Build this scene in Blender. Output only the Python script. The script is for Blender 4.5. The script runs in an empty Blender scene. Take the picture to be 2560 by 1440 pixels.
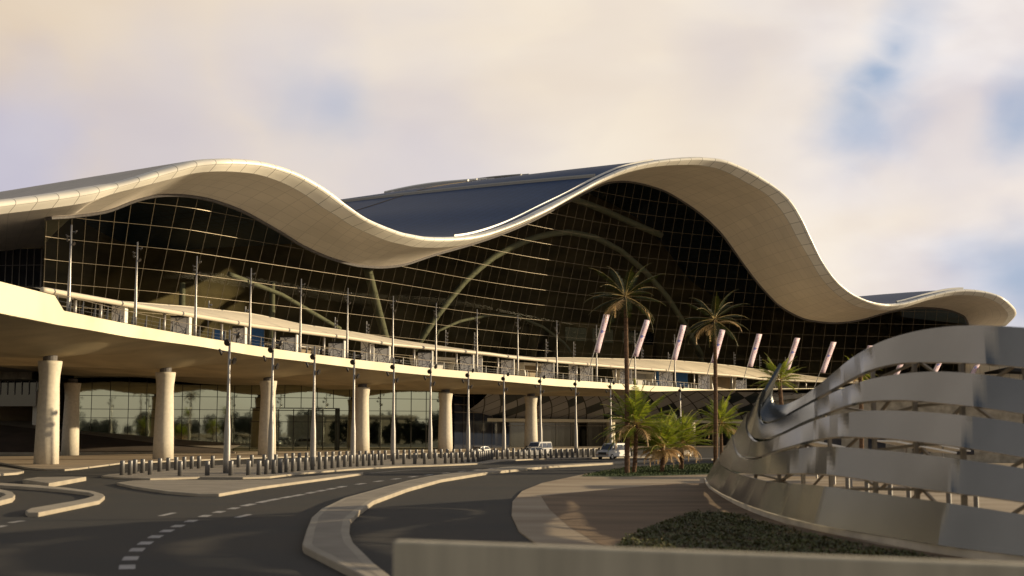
import bpy, bmesh, math, random
import numpy as np
from mathutils import Vector, Matrix, Euler
R = math.radians
rnd = random.Random(7)
sc = bpy.context.scene
COL = sc.collection

# ------------------------------------------------------------------ camera model (used to survey the place from the photograph)
F = 3200.0; H = 3.8; PT = math.atan(356/3200.0)
CP, SP = math.cos(PT), math.sin(PT)
def ray(px, py):
    y = F*CP+(py-720)*SP; z = F*SP-(py-720)*CP
    return (px-1280)/y, z/y
def at(px, py, Y):
    a, b = ray(px, py); return Vector((a*Y, Y, H+b*Y))
def ground(px, py, z=0.0):
    a, b = ray(px, py); Y = (z-H)/b
    return Vector((a*Y, Y, z))
def proj(x, y, z):
    d = y*CP+(z-H)*SP; u = -y*SP+(z-H)*CP
    return 1280+F*x/d, 720-F*u/d
def tab(T, x, k=1):
    xs = [t[0] for t in T]; ys = [t[k] for t in T]
    return float(np.interp(x, xs, ys))
def dense(P, n=300):
    P = np.array(P, float)
    d = np.r_[0, np.cumsum(np.linalg.norm(np.diff(P, axis=0), axis=1))]
    m = np.gradient(P, d, axis=0); out = []
    for u in np.linspace(0, d[-1], n):
        i = min(np.searchsorted(d, u, 'right')-1, len(d)-2); h = d[i+1]-d[i]; t = (u-d[i])/h
        out.append((2*t**3-3*t*t+1)*P[i]+(t**3-2*t*t+t)*h*m[i]+(-2*t**3+3*t*t)*P[i+1]+(t**3-t*t)*h*m[i+1])
    return np.array(out)
def resample(P, n):
    P = np.array(P, float)
    d = np.r_[0, np.cumsum(np.linalg.norm(np.diff(P, axis=0), axis=1))]
    u = np.linspace(0, d[-1], n)
    return np.stack([np.interp(u, d, P[:, k]) for k in range(P.shape[1])], 1)
def normals(D):
    T = np.gradient(D, axis=0); T /= np.linalg.norm(T, axis=1)[:, None]
    return np.c_[T[:, 1], -T[:, 0]]          # points towards the camera side
def hit(curve, px, py):
    a, b = ray(px, py); f = curve[:, 0]-a*curve[:, 1]
    k = np.where(np.sign(f[:-1]) != np.sign(f[1:]))[0]
    if len(k) == 0: return None
    k = k[0]; w = f[k]/(f[k]-f[k+1])
    Y = curve[k, 1]*(1-w)+curve[k+1, 1]*w
    return Y, k+w

# ------------------------------------------------------------------ mesh helpers
class MB:
    def __init__(s): s.v = []; s.f = []; s.m = []; s.uv = {}
    def add(s, vs, fs, m=0, uvs=None):
        o = len(s.v); s.v += [tuple(v) for v in vs]
        for i, f in enumerate(fs):
            if uvs is not None: s.uv[len(s.f)] = [uvs[j] for j in f]
            s.f.append(tuple(j+o for j in f)); s.m.append(m)
        return s
    def obox(s, c, ax, ay, az, m=0):
        c = Vector(c); ax = Vector(ax); ay = Vector(ay); az = Vector(az)
        vs = [c+i*ax+j*ay+k*az for k in (-1, 1) for j in (-1, 1) for i in (-1, 1)]
        return s.add(vs, [(0, 2, 3, 1), (4, 5, 7, 6), (0, 1, 5, 4), (2, 6, 7, 3), (0, 4, 6, 2), (1, 3, 7, 5)], m)
    def box(s, x0, x1, y0, y1, z0, z1, m=0):
        return s.obox(((x0+x1)/2, (y0+y1)/2, (z0+z1)/2), ((x1-x0)/2, 0, 0), (0, (y1-y0)/2, 0), (0, 0, (z1-z0)/2), m)
    def tube(s, pts, r, n=8, m=0, caps=True):
        pts = [Vector(p) for p in pts]
        if not hasattr(r, '__len__'): r = [r]*len(pts)
        vs = []; up = None
        for i, p in enumerate(pts):
            t = (pts[min(i+1, len(pts)-1)]-pts[max(i-1, 0)]).normalized()
            if up is None: up = t.orthogonal().normalized()
            up = (up-t*up.dot(t)); up = up.normalized() if up.length > 1e-6 else t.orthogonal().normalized()
            w = t.cross(up)
            for k in range(n):
                a = 2*math.pi*k/n; vs.append(p+(up*math.cos(a)+w*math.sin(a))*r[i])
        fs = [(i*n+k, i*n+(k+1) % n, (i+1)*n+(k+1) % n, (i+1)*n+k) for i in range(len(pts)-1) for k in range(n)]
        if caps: fs += [tuple(range(n))[::-1], tuple((len(pts)-1)*n+k for k in range(n))]
        return s.add(vs, fs, m)
    def lathe(s, prof, n=16, c=(0, 0, 0), m=0, sx=1.0):
        c = Vector(c); vs = []
        for r, z in prof:
            for k in range(n):
                a = 2*math.pi*k/n; vs.append(c+Vector((r*math.cos(a)*sx, r*math.sin(a), z)))
        L = len(prof)
        fs = [(i*n+k, i*n+(k+1) % n, (i+1)*n+(k+1) % n, (i+1)*n+k) for i in range(L-1) for k in range(n)]
        fs += [tuple(range(n))[::-1], tuple((L-1)*n+k for k in range(n))]
        return s.add(vs, fs, m)
    def grid(s, P, m=0, uv=None):
        nr = len(P); nc = len(P[0])
        vs = [p for row in P for p in row]
        us = [q for row in uv for q in row] if uv is not None else None
        fs = [(i*nc+j, i*nc+j+1, (i+1)*nc+j+1, (i+1)*nc+j) for i in range(nr-1) for j in range(nc-1)]
        return s.add(vs, fs, m, us)
    def prism(s, poly, z0, z1, m=0):
        n = len(poly)
        vs = [(p[0], p[1], z0) for p in poly]+[(p[0], p[1], z1) for p in poly]
        fs = [tuple(range(n))[::-1], tuple(range(n, 2*n))]+[(i, (i+1) % n, n+(i+1) % n, n+i) for i in range(n)]
        return s.add(vs, fs, m)
    def strip(s, A, B, z0, z1, m=0):      # closed slab between two plan lines
        return s.prism([tuple(a[:2]) for a in A]+[tuple(b[:2]) for b in B][::-1], z0, z1, m)
    def build(s, name, mats, parent=None, smooth=False, recalc=True, local=False):
        me = bpy.data.meshes.new(name)
        off = parent.location if parent is not None and not local else Vector((0, 0, 0))
        if parent is not None and parent.parent is not None and not local: off = off+parent.parent.location
        me.from_pydata([(v[0]-off[0], v[1]-off[1], v[2]-off[2]) for v in s.v], [], s.f)
        if not isinstance(mats, (list, tuple)): mats = [mats]
        for mm in mats: me.materials.append(mm)
        for p, k in zip(me.polygons, s.m): p.material_index = k; p.use_smooth = smooth
        if s.uv:
            L = me.uv_layers.new(name='UVMap')
            for i, p in enumerate(me.polygons):
                if i in s.uv:
                    for k, li in enumerate(p.loop_indices): L.data[li].uv = s.uv[i][k]
        if recalc:
            bm = bmesh.new(); bm.from_mesh(me); bmesh.ops.recalc_face_normals(bm, faces=bm.faces); bm.to_mesh(me); bm.free()
        me.update()
        o = bpy.data.objects.new(name, me); COL.objects.link(o)
        if parent is not None: o.parent = parent
        return o
def tag(o, label=None, cat=None, group=None, kind=None):
    if label: o['label'] = label
    if cat: o['category'] = cat
    if group: o['group'] = group
    if kind: o['kind'] = kind
    return o
def thing(name, label, cat, loc=(0, 0, 0), rz=0.0, group=None):
    o = bpy.data.objects.new(name, None); COL.objects.link(o)
    o.location = loc; o.rotation_euler = (0, 0, rz); o.empty_display_size = 0.5
    return tag(o, label, cat, group)
def copy_tree(o, parent=None):
    c = o.copy(); COL.objects.link(c)
    if parent is not None: c.parent = parent
    for ch in list(o.children): copy_tree(ch, c)
    return c
ORD = ['first', 'second', 'third', 'fourth', 'fifth', 'sixth', 'seventh', 'eighth', 'ninth', 'tenth', 'eleventh', 'twelfth', 'thirteenth', 'fourteenth', 'fifteenth', 'sixteenth', 'seventeenth', 'eighteenth']

# ------------------------------------------------------------------ materials
def nt(name):
    m = bpy.data.materials.new(name); m.use_nodes = True
    t = m.node_tree; return m, t, t.nodes['Principled BSDF']
def mat(name, col, rough=0.6, metal=0.0, var=0.15, scale=3.0, bump=0.0, bscale=30.0, col2=None, spec=0.5, stretch=None, detail=6.0, lo=.35, hi=.65):
    m, t, b = nt(name)
    N = t.nodes.new; L = t.links.new
    tc = N('ShaderNodeTexCoord'); src = tc.outputs['Object']
    if stretch:
        mp = N('ShaderNodeMapping'); mp.inputs['Scale'].default_value = stretch; L(src, mp.inputs['Vector']); src = mp.outputs['Vector']
    no = N('ShaderNodeTexNoise'); no.inputs['Scale'].default_value = scale; no.inputs['Detail'].default_value = detail
    L(src, no.inputs['Vector'])
    cr = N('ShaderNodeValToRGB')
    c2 = col2 if col2 else tuple(c*(1-var*2) for c in col)
    cr.color_ramp.elements[0].position = lo; cr.color_ramp.elements[1].position = hi
    cr.color_ramp.elements[0].color = (*c2, 1); cr.color_ramp.elements[1].color = (*col, 1)
    L(no.outputs['Fac'], cr.inputs['Fac']); L(cr.outputs['Color'], b.inputs['Base Color'])
    b.inputs['Roughness'].default_value = rough; b.inputs['Metallic'].default_value = metal
    b.inputs['Specular IOR Level'].default_value = spec
    if bump:
        n2 = N('ShaderNodeTexNoise'); n2.inputs['Scale'].default_value = bscale; n2.inputs['Detail'].default_value = 4
        L(src, n2.inputs['Vector'])
        bp = N('ShaderNodeBump'); bp.inputs['Strength'].default_value = bump; bp.inputs['Distance'].default_value = 0.05
        L(n2.outputs['Fac'], bp.inputs['Height']); L(bp.outputs['Normal'], b.inputs['Normal'])
    return m
def leafy(name, col, col2, tl):
    m = mat(name, col, .5, 0, .3, .9, col2=col2); t = m.node_tree; N = t.nodes.new; b = t.nodes['Principled BSDF']
    tr = N('ShaderNodeBsdfTranslucent'); tr.inputs['Color'].default_value = (*tl, 1); mx = N('ShaderNodeMixShader'); mx.inputs[0].default_value = .4
    t.links.new(b.outputs[0], mx.inputs[1]); t.links.new(tr.outputs[0], mx.inputs[2]); t.links.new(mx.outputs[0], t.nodes['Material Output'].inputs['Surface'])
    return m
def seam_mat(name, col, rough, pu, pv, wu, wv, seam=0.35, metal=0.0, var=0.06, major=0, spec=.5, offs=0.0):
    """panelled cladding: seams every pu metres along and pv metres across (UV in metres)"""
    m, t, b = nt(name); N = t.nodes.new; L = t.links.new
    uv = N('ShaderNodeUVMap'); sp = N('ShaderNodeSeparateXYZ'); L(uv.outputs['UV'], sp.inputs[0])
    def line(sock, p, w):
        d = N('ShaderNodeMath'); d.operation = 'DIVIDE'; L(sock, d.inputs[0]); d.inputs[1].default_value = p
        f = N('ShaderNodeMath'); f.operation = 'FRACT'; L(d.outputs[0], f.inputs[0])
        c = N('ShaderNodeMath'); c.operation = 'LESS_THAN'; L(f.outputs[0], c.inputs[0]); c.inputs[1].default_value = w/p
        return c.outputs[0], d.outputs[0]
    a, da = line(sp.outputs[0], pu, wu); c, dc = line(sp.outputs[1], pv, wv)
    mx = N('ShaderNodeMath'); mx.operation = 'MAXIMUM'; L(a, mx.inputs[0]); L(c, mx.inputs[1]); msk = mx.outputs[0]
    # each panel a touch different in tone
    fl1 = N('ShaderNodeMath'); fl1.operation = 'FLOOR'; L(da, fl1.inputs[0])
    fl2 = N('ShaderNodeMath'); fl2.operation = 'FLOOR'; L(dc, fl2.inputs[0])
    cb = N('ShaderNodeCombineXYZ'); L(fl1.outputs[0], cb.inputs[0]); L(fl2.outputs[0], cb.inputs[1])
    wn = N('ShaderNodeTexWhiteNoise'); L(cb.outputs[0], wn.inputs['Vector'])
    mr = N('ShaderNodeMapRange'); mr.inputs['To Min'].default_value = 1-var; mr.inputs['To Max'].default_value = 1+var; L(wn.outputs['Value'], mr.inputs['Value'])
    tc = N('ShaderNodeTexCoord'); no = N('ShaderNodeTexNoise'); no.inputs['Scale'].default_value = 0.12; no.inputs['Detail'].default_value = 5; L(tc.outputs['Object'], no.inputs['Vector'])
    mr2 = N('ShaderNodeMapRange'); mr2.inputs['From Min'].default_value = .3; mr2.inputs['From Max'].default_value = .7; mr2.inputs['To Min'].default_value = .9; mr2.inputs['To Max'].default_value = 1.04; L(no.outputs['Fac'], mr2.inputs['Value'])
    mu = N('ShaderNodeMath'); mu.operation = 'MULTIPLY'; L(mr.outputs[0], mu.inputs[0]); L(mr2.outputs[0], mu.inputs[1])
    sv = N('ShaderNodeVectorMath'); sv.operation = 'SCALE'; sv.inputs[0].default_value = col; L(mu.outputs[0], sv.inputs['Scale'])
    mc = N('ShaderNodeMix'); mc.data_type = 'RGBA'; L(msk, mc.inputs['Factor']); L(sv.outputs[0], mc.inputs['A'])
    mc.inputs['B'].default_value = (*(x*seam for x in col), 1); L(mc.outputs['Result'], b.inputs['Base Color'])
    b.inputs['Roughness'].default_value = rough; b.inputs['Metallic'].default_value = metal; b.inputs['Specular IOR Level'].default_value = spec
    return m
def glass_mat(name, tint, ior=1.45, rough=0.02, wave=0.0, gc=.8):
    m, t, b = nt(name); N = t.nodes.new; L = t.links.new
    tr = N('ShaderNodeBsdfTransparent'); tr.inputs['Color'].default_value = (*tint, 1)
    gl = N('ShaderNodeBsdfGlossy'); gl.inputs['Color'].default_value = (gc, gc, gc*.92, 1); gl.inputs['Roughness'].default_value = rough
    fr = N('ShaderNodeFresnel'); fr.inputs['IOR'].default_value = ior
    mx = N('ShaderNodeMixShader'); L(fr.outputs[0], mx.inputs['Fac']); L(tr.outputs[0], mx.inputs[1]); L(gl.outputs[0], mx.inputs[2])
    L(mx.outputs[0], t.nodes['Material Output'].inputs['Surface'])
    if wave:
        tc = N('ShaderNodeTexCoord'); no = N('ShaderNodeTexNoise'); no.inputs['Scale'].default_value = .35; L(tc.outputs['Object'], no.inputs['Vector'])
        bp = N('ShaderNodeBump'); bp.inputs['Strength'].default_value = wave; bp.inputs['Distance'].default_value = .1; L(no.outputs['Fac'], bp.inputs['Height'])
        L(bp.outputs['Normal'], gl.inputs['Normal']); L(bp.outputs['Normal'], fr.inputs['Normal'])
    return m

M = {}
M['lip'] = seam_mat('cream_cladding', (.88, .84, .76), .28, 3.0, 1.7, .11, .07, seam=.35)
M['soffit'] = seam_mat('soffit_cladding', (.87, .79, .69), .5, 3.0, 2.6, .09, .09, seam=.72, var=.035)
M['roof_skyshade'] = seam_mat('skyshade_standing_seam_roof', (.024, .062, .16), .5, 1.2, 2.4, .2, .25, seam=.55, metal=.0, spec=.25)  # blue of sky-lit shade put into the roof colour
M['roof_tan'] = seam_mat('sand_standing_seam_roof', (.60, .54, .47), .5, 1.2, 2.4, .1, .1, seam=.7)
M['mullion'] = mat('gold_anodised_mullion', (.24, .195, .135), .35, .35, .05)
M['glass'] = glass_mat('smoked_facade_glass', (.50, .51, .43), 1.22, .03, 0, .4)
M['deckglass'] = glass_mat('dark_lobby_glass', (.07, .072, .045), 1.3, .12, 0, .25)
def mirror():
    m, t, b = nt('bronze_mirror_glass'); N = t.nodes.new; L = t.links.new
    b.inputs['Base Color'].default_value = (.40, .43, .34, 1); b.inputs['Metallic'].default_value = 1; b.inputs['Roughness'].default_value = .03
    tc = N('ShaderNodeTexCoord'); no = N('ShaderNodeTexNoise'); no.inputs['Scale'].default_value = .5; no.inputs['Detail'].default_value = 3; L(tc.outputs['Object'], no.inputs['Vector'])
    bp = N('ShaderNodeBump'); bp.inputs['Strength'].default_value = .03; bp.inputs['Distance'].default_value = .08; L(no.outputs['Fac'], bp.inputs['Height']); L(bp.outputs['Normal'], b.inputs['Normal'])
    return m
M['mirror'] = mirror()
M['dkmull'] = mat('dark_bronze_mullion', (.035, .028, .02), .5, .3)
M['concrete'] = mat('column_concrete', (.64, .58, .48), .75, 0, .07, 2.5, .08, 14)
M['fascia'] = mat('cream_render', (.72, .65, .48), .6, 0, .10, .16, .05, 8, stretch=(1, 1, .6), detail=3)
M['decksoffit'] = mat('bridge_soffit_concrete', (.60, .50, .32), .7, 0, .16, .16, .05, 4, stretch=(1, 1, 3))
M['bearing'] = mat('bearing_rubber', (.12, .11, .11), .7)
M['canopy'] = seam_mat('canopy_sheet', (.80, .71, .56), .5, 4.0, .9, .05, .05, seam=.7)
M['steel'] = mat('grey_painted_steel', (.30, .29, .29), .42, .45, .05)
M['galv'] = mat('galvanised_mast', (.30, .285, .275), .38, .55, .06)
M['lampdisc'] = mat('dark_bronze_lamp', (.05, .04, .032), .45, .3)
M['asphalt'] = mat('asphalt', (.0155, .015, .015), .85, 0, .15, .07, .25, 40, detail=9, col2=(.026, .0205, .016), stretch=(1, 2.6, 1))
M['sand'] = mat('dusty_ground', (.24, .19, .14), .95, 0, .12, .04)
M['paving'] = mat('kerb_concrete', (.29, .25, .20), .85, 0, .12, .5, .15, 25)
M['kerb'] = mat('pale_kerb_stone', (.37, .32, .25), .8, 0, .1, .6, .12, 25)
M['plaza'] = mat('beige_plaza_paving', (.40, .32, .225), .85, 0, .15, .09, .1, 20, col2=(.26, .19, .125), stretch=(1, 3, 1))
M['soil'] = mat('brown_planting_soil', (.235, .155, .09), .95, 0, .2, .12, .5, 8, stretch=(1, 3, 1))
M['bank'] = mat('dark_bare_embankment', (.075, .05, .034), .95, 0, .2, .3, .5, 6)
M['grass'] = mat('mown_grass', (.045, .07, .022), .95, 0, .2, .8, .5, 30)
M['line'] = mat('road_paint', (.42, .40, .39), .7, 0, .15, 1.2)
M['bollard'] = mat('grey_bollard', (.17, .165, .165), .42, .4, .06)
M['white'] = mat('white_painted_metal', (.80, .78, .74), .4, 0, .04)
M['grey'] = mat('warm_grey_panel', (.30, .29, .27), .5, 0, .06)
M['blue'] = mat('blue_screen', (.02, .13, .42), .5, 0, .08)
M['black'] = mat('black_trim', (.012, .012, .012), .5)
M['interior'] = mat('reflection_brown_interior_wall', (.27, .20, .115), .7, 0, .3, .08, stretch=(1, 1, 2.5))  # brown streaks in the colour stand in for reflections on the glass front
M['intfloor'] = mat('interior_stone_floor', (.30, .26, .20), .4, 0, .05)
M['rib'] = mat('interior_white_rib', (.46, .46, .41), .6, 0, .04)
M['wallgrey'] = mat('rough_concrete_wall', (.42, .37, .29), .85, 0, .2, 1.2, .5, 6)
M['screen'] = mat('brushed_screen_metal', (.175, .185, .195), .25, .75, .12, .25, .02, 3)
M['screenkerb'] = mat('screen_base_concrete', (.62, .55, .45), .8, 0, .12, 1, .1, 15)
M['railsteel'] = mat('dark_grey_rail_steel', (.13, .13, .135), .5, .3, .06)
M['decktop'] = mat('pale_deck_paving', (.58, .52, .42), .8, 0, .08, .4)
M['truss'] = mat('brown_steel_truss', (.14, .115, .09), .5, .3, .08)
M['nearwall'] = mat('board_marked_concrete', (.60, .53, .40), .8, 0, .12, .9, .15, 12, stretch=(3, 3, .25))
M['trunk'] = mat('palm_bark', (.16, .085, .045), .9, 0, .3, 3, .9, 9, stretch=(1, 1, 3.5))
M['frond'] = leafy('palm_frond_green', (.16, .215, .022), (.085, .13, .013), (.32, .37, .028))
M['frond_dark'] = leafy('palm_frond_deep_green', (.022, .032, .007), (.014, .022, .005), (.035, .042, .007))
M['frond_dead'] = leafy('dry_palm_frond', (.70, .50, .28), (.52, .34, .17), (.6, .42, .2))
M['rachis'] = mat('palm_stalk', (.45, .32, .10), .5)
M['shrub'] = mat('ground_cover_leaf', (.13, .14, .045), .6, 0, .3, 1.2)
M['shrub2'] = mat('ground_cover_leaf_warm', (.15, .11, .04), .6, 0, .3, 1.2)
M['leaf'] = mat('distant_tree_leaf', (.022, .032, .012), .8, 0, .3, .5)
M['carpaint'] = mat('white_car_paint', (.42, .41, .40), .22, 0, .02)
M['tyre'] = mat('tyre_rubber', (.02, .02, .02), .8)
M['rim'] = mat('alloy_rim', (.45, .45, .45), .3, .8)
M['carglass'] = mat('tinted_car_glass', (.015, .02, .035), .05, 0, .05, spec=.9)
M['headlight'] = mat('headlight_lens', (.55, .55, .52), .1, .2)
M['tail'] = mat('orange_indicator', (.5, .14, .04), .3)
M['clad'] = seam_mat('cream_wing_cladding', (.78, .70, .56), .55, 2.6, 30, .12, .01, seam=.5)
def lattice():
    """white screen with a thin dark interlaced star lattice (UV 0..1)"""
    m, t, b = nt('star_lattice_screen'); N = t.nodes.new; L = t.links.new
    uv = N('ShaderNodeUVMap'); acc = None
    for ang in (0, 36, 72, 108, 144):
        r = N('ShaderNodeMapping'); r.inputs['Rotation'].default_value = (0, 0, R(ang)); L(uv.outputs['UV'], r.inputs['Vector'])
        s = N('ShaderNodeSeparateXYZ'); L(r.outputs[0], s.inputs[0])
        a = N('ShaderNodeMath'); a.operation = 'ADD'; L(s.outputs[0], a.inputs[0]); a.inputs[1].default_value = .28
        f = N('ShaderNodeMath'); f.operation = 'FRACT'; d = N('ShaderNodeMath'); d.operation = 'MULTIPLY'; L(a.outputs[0], d.inputs[0]); d.inputs[1].default_value = 1.75; L(d.outputs[0], f.inputs[0])
        c = N('ShaderNodeMath'); c.operation = 'LESS_THAN'; L(f.outputs[0], c.inputs[0]); c.inputs[1].default_value = .075
        if acc is None: acc = c.outputs[0]
        else:
            mx = N('ShaderNodeMath'); mx.operation = 'MAXIMUM'; L(acc, mx.inputs[0]); L(c.outputs[0], mx.inputs[1]); acc = mx.outputs[0]
    mc = N('ShaderNodeMix'); mc.data_type = 'RGBA'; L(acc, mc.inputs['Factor']); mc.inputs['A'].default_value = (.85, .84, .85, 1); mc.inputs['B'].default_value = (.30, .30, .33, 1)
    L(mc.outputs['Result'], b.inputs['Base Color']); b.inputs['Roughness'].default_value = .5
    return m
M['lattice'] = lattice()
def diagrid():
    """soffit of rhombic panels with dark joints, some panels dark glass (UV in panel units)"""
    m, t, b = nt('rhombic_panel_soffit'); N = t.nodes.new; L = t.links.new
    uv = N('ShaderNodeUVMap'); s = N('ShaderNodeSeparateXYZ'); L(uv.outputs['UV'], s.inputs[0])
    def comb(sg):
        k = N('ShaderNodeMath'); k.operation = 'MULTIPLY'; L(s.outputs[1], k.inputs[0]); k.inputs[1].default_value = sg
        a = N('ShaderNodeMath'); a.operation = 'ADD'; L(s.outputs[0], a.inputs[0]); L(k.outputs[0], a.inputs[1])
        f = N('ShaderNodeMath'); f.operation = 'FRACT'; L(a.outputs[0], f.inputs[0])
        c = N('ShaderNodeMath'); c.operation = 'LESS_THAN'; L(f.outputs[0], c.inputs[0]); c.inputs[1].default_value = .07
        fl = N('ShaderNodeMath'); fl.operation = 'FLOOR'; L(a.outputs[0], fl.inputs[0]); return c.outputs[0], fl.outputs[0]
    c1, f1 = comb(1); c2, f2 = comb(-1)
    mx = N('ShaderNodeMath'); mx.operation = 'MAXIMUM'; L(c1, mx.inputs[0]); L(c2, mx.inputs[1])
    cb = N('ShaderNodeCombineXYZ'); L(f1, cb.inputs[0]); L(f2, cb.inputs[1]); wn = N('ShaderNodeTexWhiteNoise'); L(cb.outputs[0], wn.inputs['Vector'])
    cr = N('ShaderNodeValToRGB'); cr.color_ramp.interpolation = 'CONSTANT'
    cr.color_ramp.elements[0].color = (.02, .03, .035, 1); e = cr.color_ramp.elements[1]; e.position = .2; e.color = (.30, .29, .295, 1)
    e = cr.color_ramp.elements.new(.6); e.color = (.36, .35, .35, 1)
    L(wn.outputs['Value'], cr.inputs['Fac'])
    mc = N('ShaderNodeMix'); mc.data_type = 'RGBA'; L(mx.outputs[0], mc.inputs['Factor']); L(cr.outputs['Color'], mc.inputs['A']); mc.inputs['B'].default_value = (.008, .008, .008, 1)
    L(mc.outputs['Result'], b.inputs['Base Color']); b.inputs['Roughness'].default_value = .45
    return m
M['diagrid'] = diagrid()
def bannermat():
    m, t, b = nt('printed_pink_banner'); N = t.nodes.new; L = t.links.new
    uv = N('ShaderNodeUVMap'); mp = N('ShaderNodeMapping'); mp.inputs['Scale'].default_value = (5, 26, 1); L(uv.outputs['UV'], mp.inputs['Vector'])
    no = N('ShaderNodeTexNoise'); no.inputs['Scale'].default_value = 1.0; no.inputs['Detail'].default_value = 2; L(mp.outputs[0], no.inputs['Vector'])
    cr = N('ShaderNodeValToRGB'); cr.color_ramp.elements[0].position = .36; cr.color_ramp.elements[0].color = (.45, .16, .24, 1)
    cr.color_ramp.elements[1].position = .43; cr.color_ramp.elements[1].color = (.72, .58, .68, 1)
    L(no.outputs['Fac'], cr.inputs['Fac'])
    # a small blue roundel part-way down
    s = N('ShaderNodeSeparateXYZ'); L(uv.outputs['UV'], s.inputs[0])
    mp2 = N('ShaderNodeMapping'); mp2.inputs['Location'].default_value = (-.5, -.45*6, 0); mp2.inputs['Scale'].default_value = (1, 6, 1); L(uv.outputs['UV'], mp2.inputs['Vector'])
    ln = N('ShaderNodeVectorMath'); ln.operation = 'LENGTH'; L(mp2.outputs[0], ln.inputs[0])
    lt = N('ShaderNodeMath'); lt.operation = 'LESS_THAN'; L(ln.outputs['Value'], lt.inputs[0]); lt.inputs[1].default_value = .24
    mc = N('ShaderNodeMix'); mc.data_type = 'RGBA'; L(lt.outputs[0], mc.inputs['Factor']); L(cr.outputs['Color'], mc.inputs['A']); mc.inputs['B'].default_value = (.16, .18, .5, 1)
    L(mc.outputs['Result'], b.inputs['Base Color']); b.inputs['Roughness'].default_value = .7
    return m
M['banner'] = bannermat()
# ================================================================== TERMINAL BUILDING
P0 = at(107, 700, 187)
BP = dense([(P0.x, 187), (-34, 240.5), (1, 293), (22, 314), (48, 330), (77, 342), (126, 353), (150, 356)], 500)
BN = normals(BP)
BU = np.r_[0, np.cumsum(np.linalg.norm(np.diff(BP, axis=0), axis=1))]
ZB = 13.9
def lean(u):
    t = np.clip(u/24.0, 0, 1); return 0.3*t*t*(3-2*t)
LEAN = lean(BU)
def glass_pt(u, z):
    i = np.interp(u, BU, np.arange(len(BU)))
    bx = np.interp(u, BU, BP[:, 0]); by = np.interp(u, BU, BP[:, 1]); nx = np.interp(u, BU, BN[:, 0]); ny = np.interp(u, BU, BN[:, 1])
    o = float(lean(u))*(z-ZB)
    return Vector((bx+nx*o, by+ny*o, z))
def onG(px, py):
    Y = 250.0; r = None
    for _ in range(25):
        z = H+ray(px, py)[1]*Y
        C = BP+BN*(LEAN*max(0, z-ZB))[:, None]
        r = hit(C, px, py)
        if r is None: return None
        Y = r[0]
    u = float(np.interp(r[1], np.arange(len(BU)), BU))
    return at(px, py, Y), u
ST = [(-150,515,-150,556,-160,640),(0,499,0,536,0,630),(134,481,140,519,60,624),(202,469,215,507,102,620),(240,463,250,496,106,580),
(279,457,285,484,107,548),(349,437,349,468,180,540),(389,424,395,456,262,528),(430,412,435,446,330,503),(480,401,482,434,380,490),
(537,397,540,429,430,487),(591,397.5,595,430.5,474,490),(652,405,650,438,530,501),(722,427,710,459,600,526),(779,457,765,489,660,558),
(820,485,806,519,710,587),(860,515,838,538,752,613),(910,548,885,568,810,640),(981,576.5,961,600,875,660),(1021,586,1003,611,915,665.5),
(1061,592,1045,618.5,955,667),(1129,592,1112,618.5,1010,660),(1196,583,1179,608,1080,637),(1280,555,1260,578,1182,608),(1364,514,1347,541,1270,577),
(1431,481,1424,499,1340,545),(1498,445.5,1498,459,1410,507),(1565,417,1565,432,1481,471),(1643,400,1643,416,1520,456),(1720,393,1725,412,1559,453),
(1760,394,1760,415,1600,459),(1800,399.5,1790,421,1640,470),(1834,412,1824,434,1673,484),(1881,435,1868,458,1720,513),(1935,471,1914,485,1760,543),
(1969,503,1945,516,1800,582),(1996,545,1970,552,1824,613.5),(2019,592,1994,597,1850,650),(2049,652,2027,652,1885,697),(2075,690,2052,694,1915,732),
(2100,714,2082,727,1949,765),(2133,738,2112,750,1996,791.5),(2174,754.5,2150,769,2035,802),(2217,759.6,2205,776,2090,806.5),(2261,754.5,2255,770,2150,799),
(2321,738,2321,750,2220,780),(2372,726,2372,740,2290,769),(2415,723,2415,738,2338,770),(2459,728,2460,743,2375,776),(2499,741,2495,758,2405,788),
(2523,760,2512,774,2413,797),(2535,776,2520,787,2417,806),(2533,791,2515,800,2419,815),(2512,815,2500,818,2418,830)]
LD = [(-150,167),(0,172),(250,180),(550,190),(860,213),(1090,237),(1330,258),(1498,272),(1735,284),(1949,296),(2063,304),(2195,318),(2400,326),(2500,329)]
SL = [(-150,0),(550,0),(860,.02),(1090,.05),(1735,.075),(2195,.08),(2535,.085)]
rows = []; top_uz = []
for i, (tx, ty, bx, by, gx, gy) in enumerate(ST):
    Yl = tab(LD, bx)
    if i >= 50: Yl = 329+[0, 3, 7, 12, 18][i-49]
    B = at(bx, by, Yl); T = at(tx, ty, Yl+.3)
    if i < 5:
        G = at(gx, gy, [226, 226, 226, 224, 205][i]); n = BN[0]
    elif i == 5:
        G = at(gx, gy, 187); n = BN[0]; top_uz.append((0, G.z))
    else:
        r = onG(gx, gy); G, u = r; top_uz.append((u, G.z)); k = int(np.searchsorted(BU, u)); n = BN[min(k, len(BN)-1)]
    sl = tab(SL, bx)
    rows.append([*T, *B, *G, n[0], n[1], sl])
rows = np.array(rows)
ncol = 230
q = np.linspace(0, len(rows)-1, ncol)
def cr_interp(A, x):
    i = min(int(x), len(A)-2); t = x-i
    p0 = A[max(i-1, 0)]; p1 = A[i]; p2 = A[i+1]; p3 = A[min(i+2, len(A)-1)]
    return .5*((2*p1)+(-p0+p2)*t+(2*p0-5*p1+4*p2-p3)*t*t+(-p0+3*p1-3*p2+p3)*t**3)
S = np.array([cr_interp(rows, x) for x in q])
T = S[:, 0:3]; B = S[:, 3:6]; G = S[:, 6:9]; NN = S[:, 9:11].copy()
for _ in range(30): NN[1:-1] = (NN[:-2]+NN[1:-1]+NN[2:])/3
NN /= np.linalg.norm(NN, axis=1)[:, None]; SLP = S[:, 11]
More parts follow.
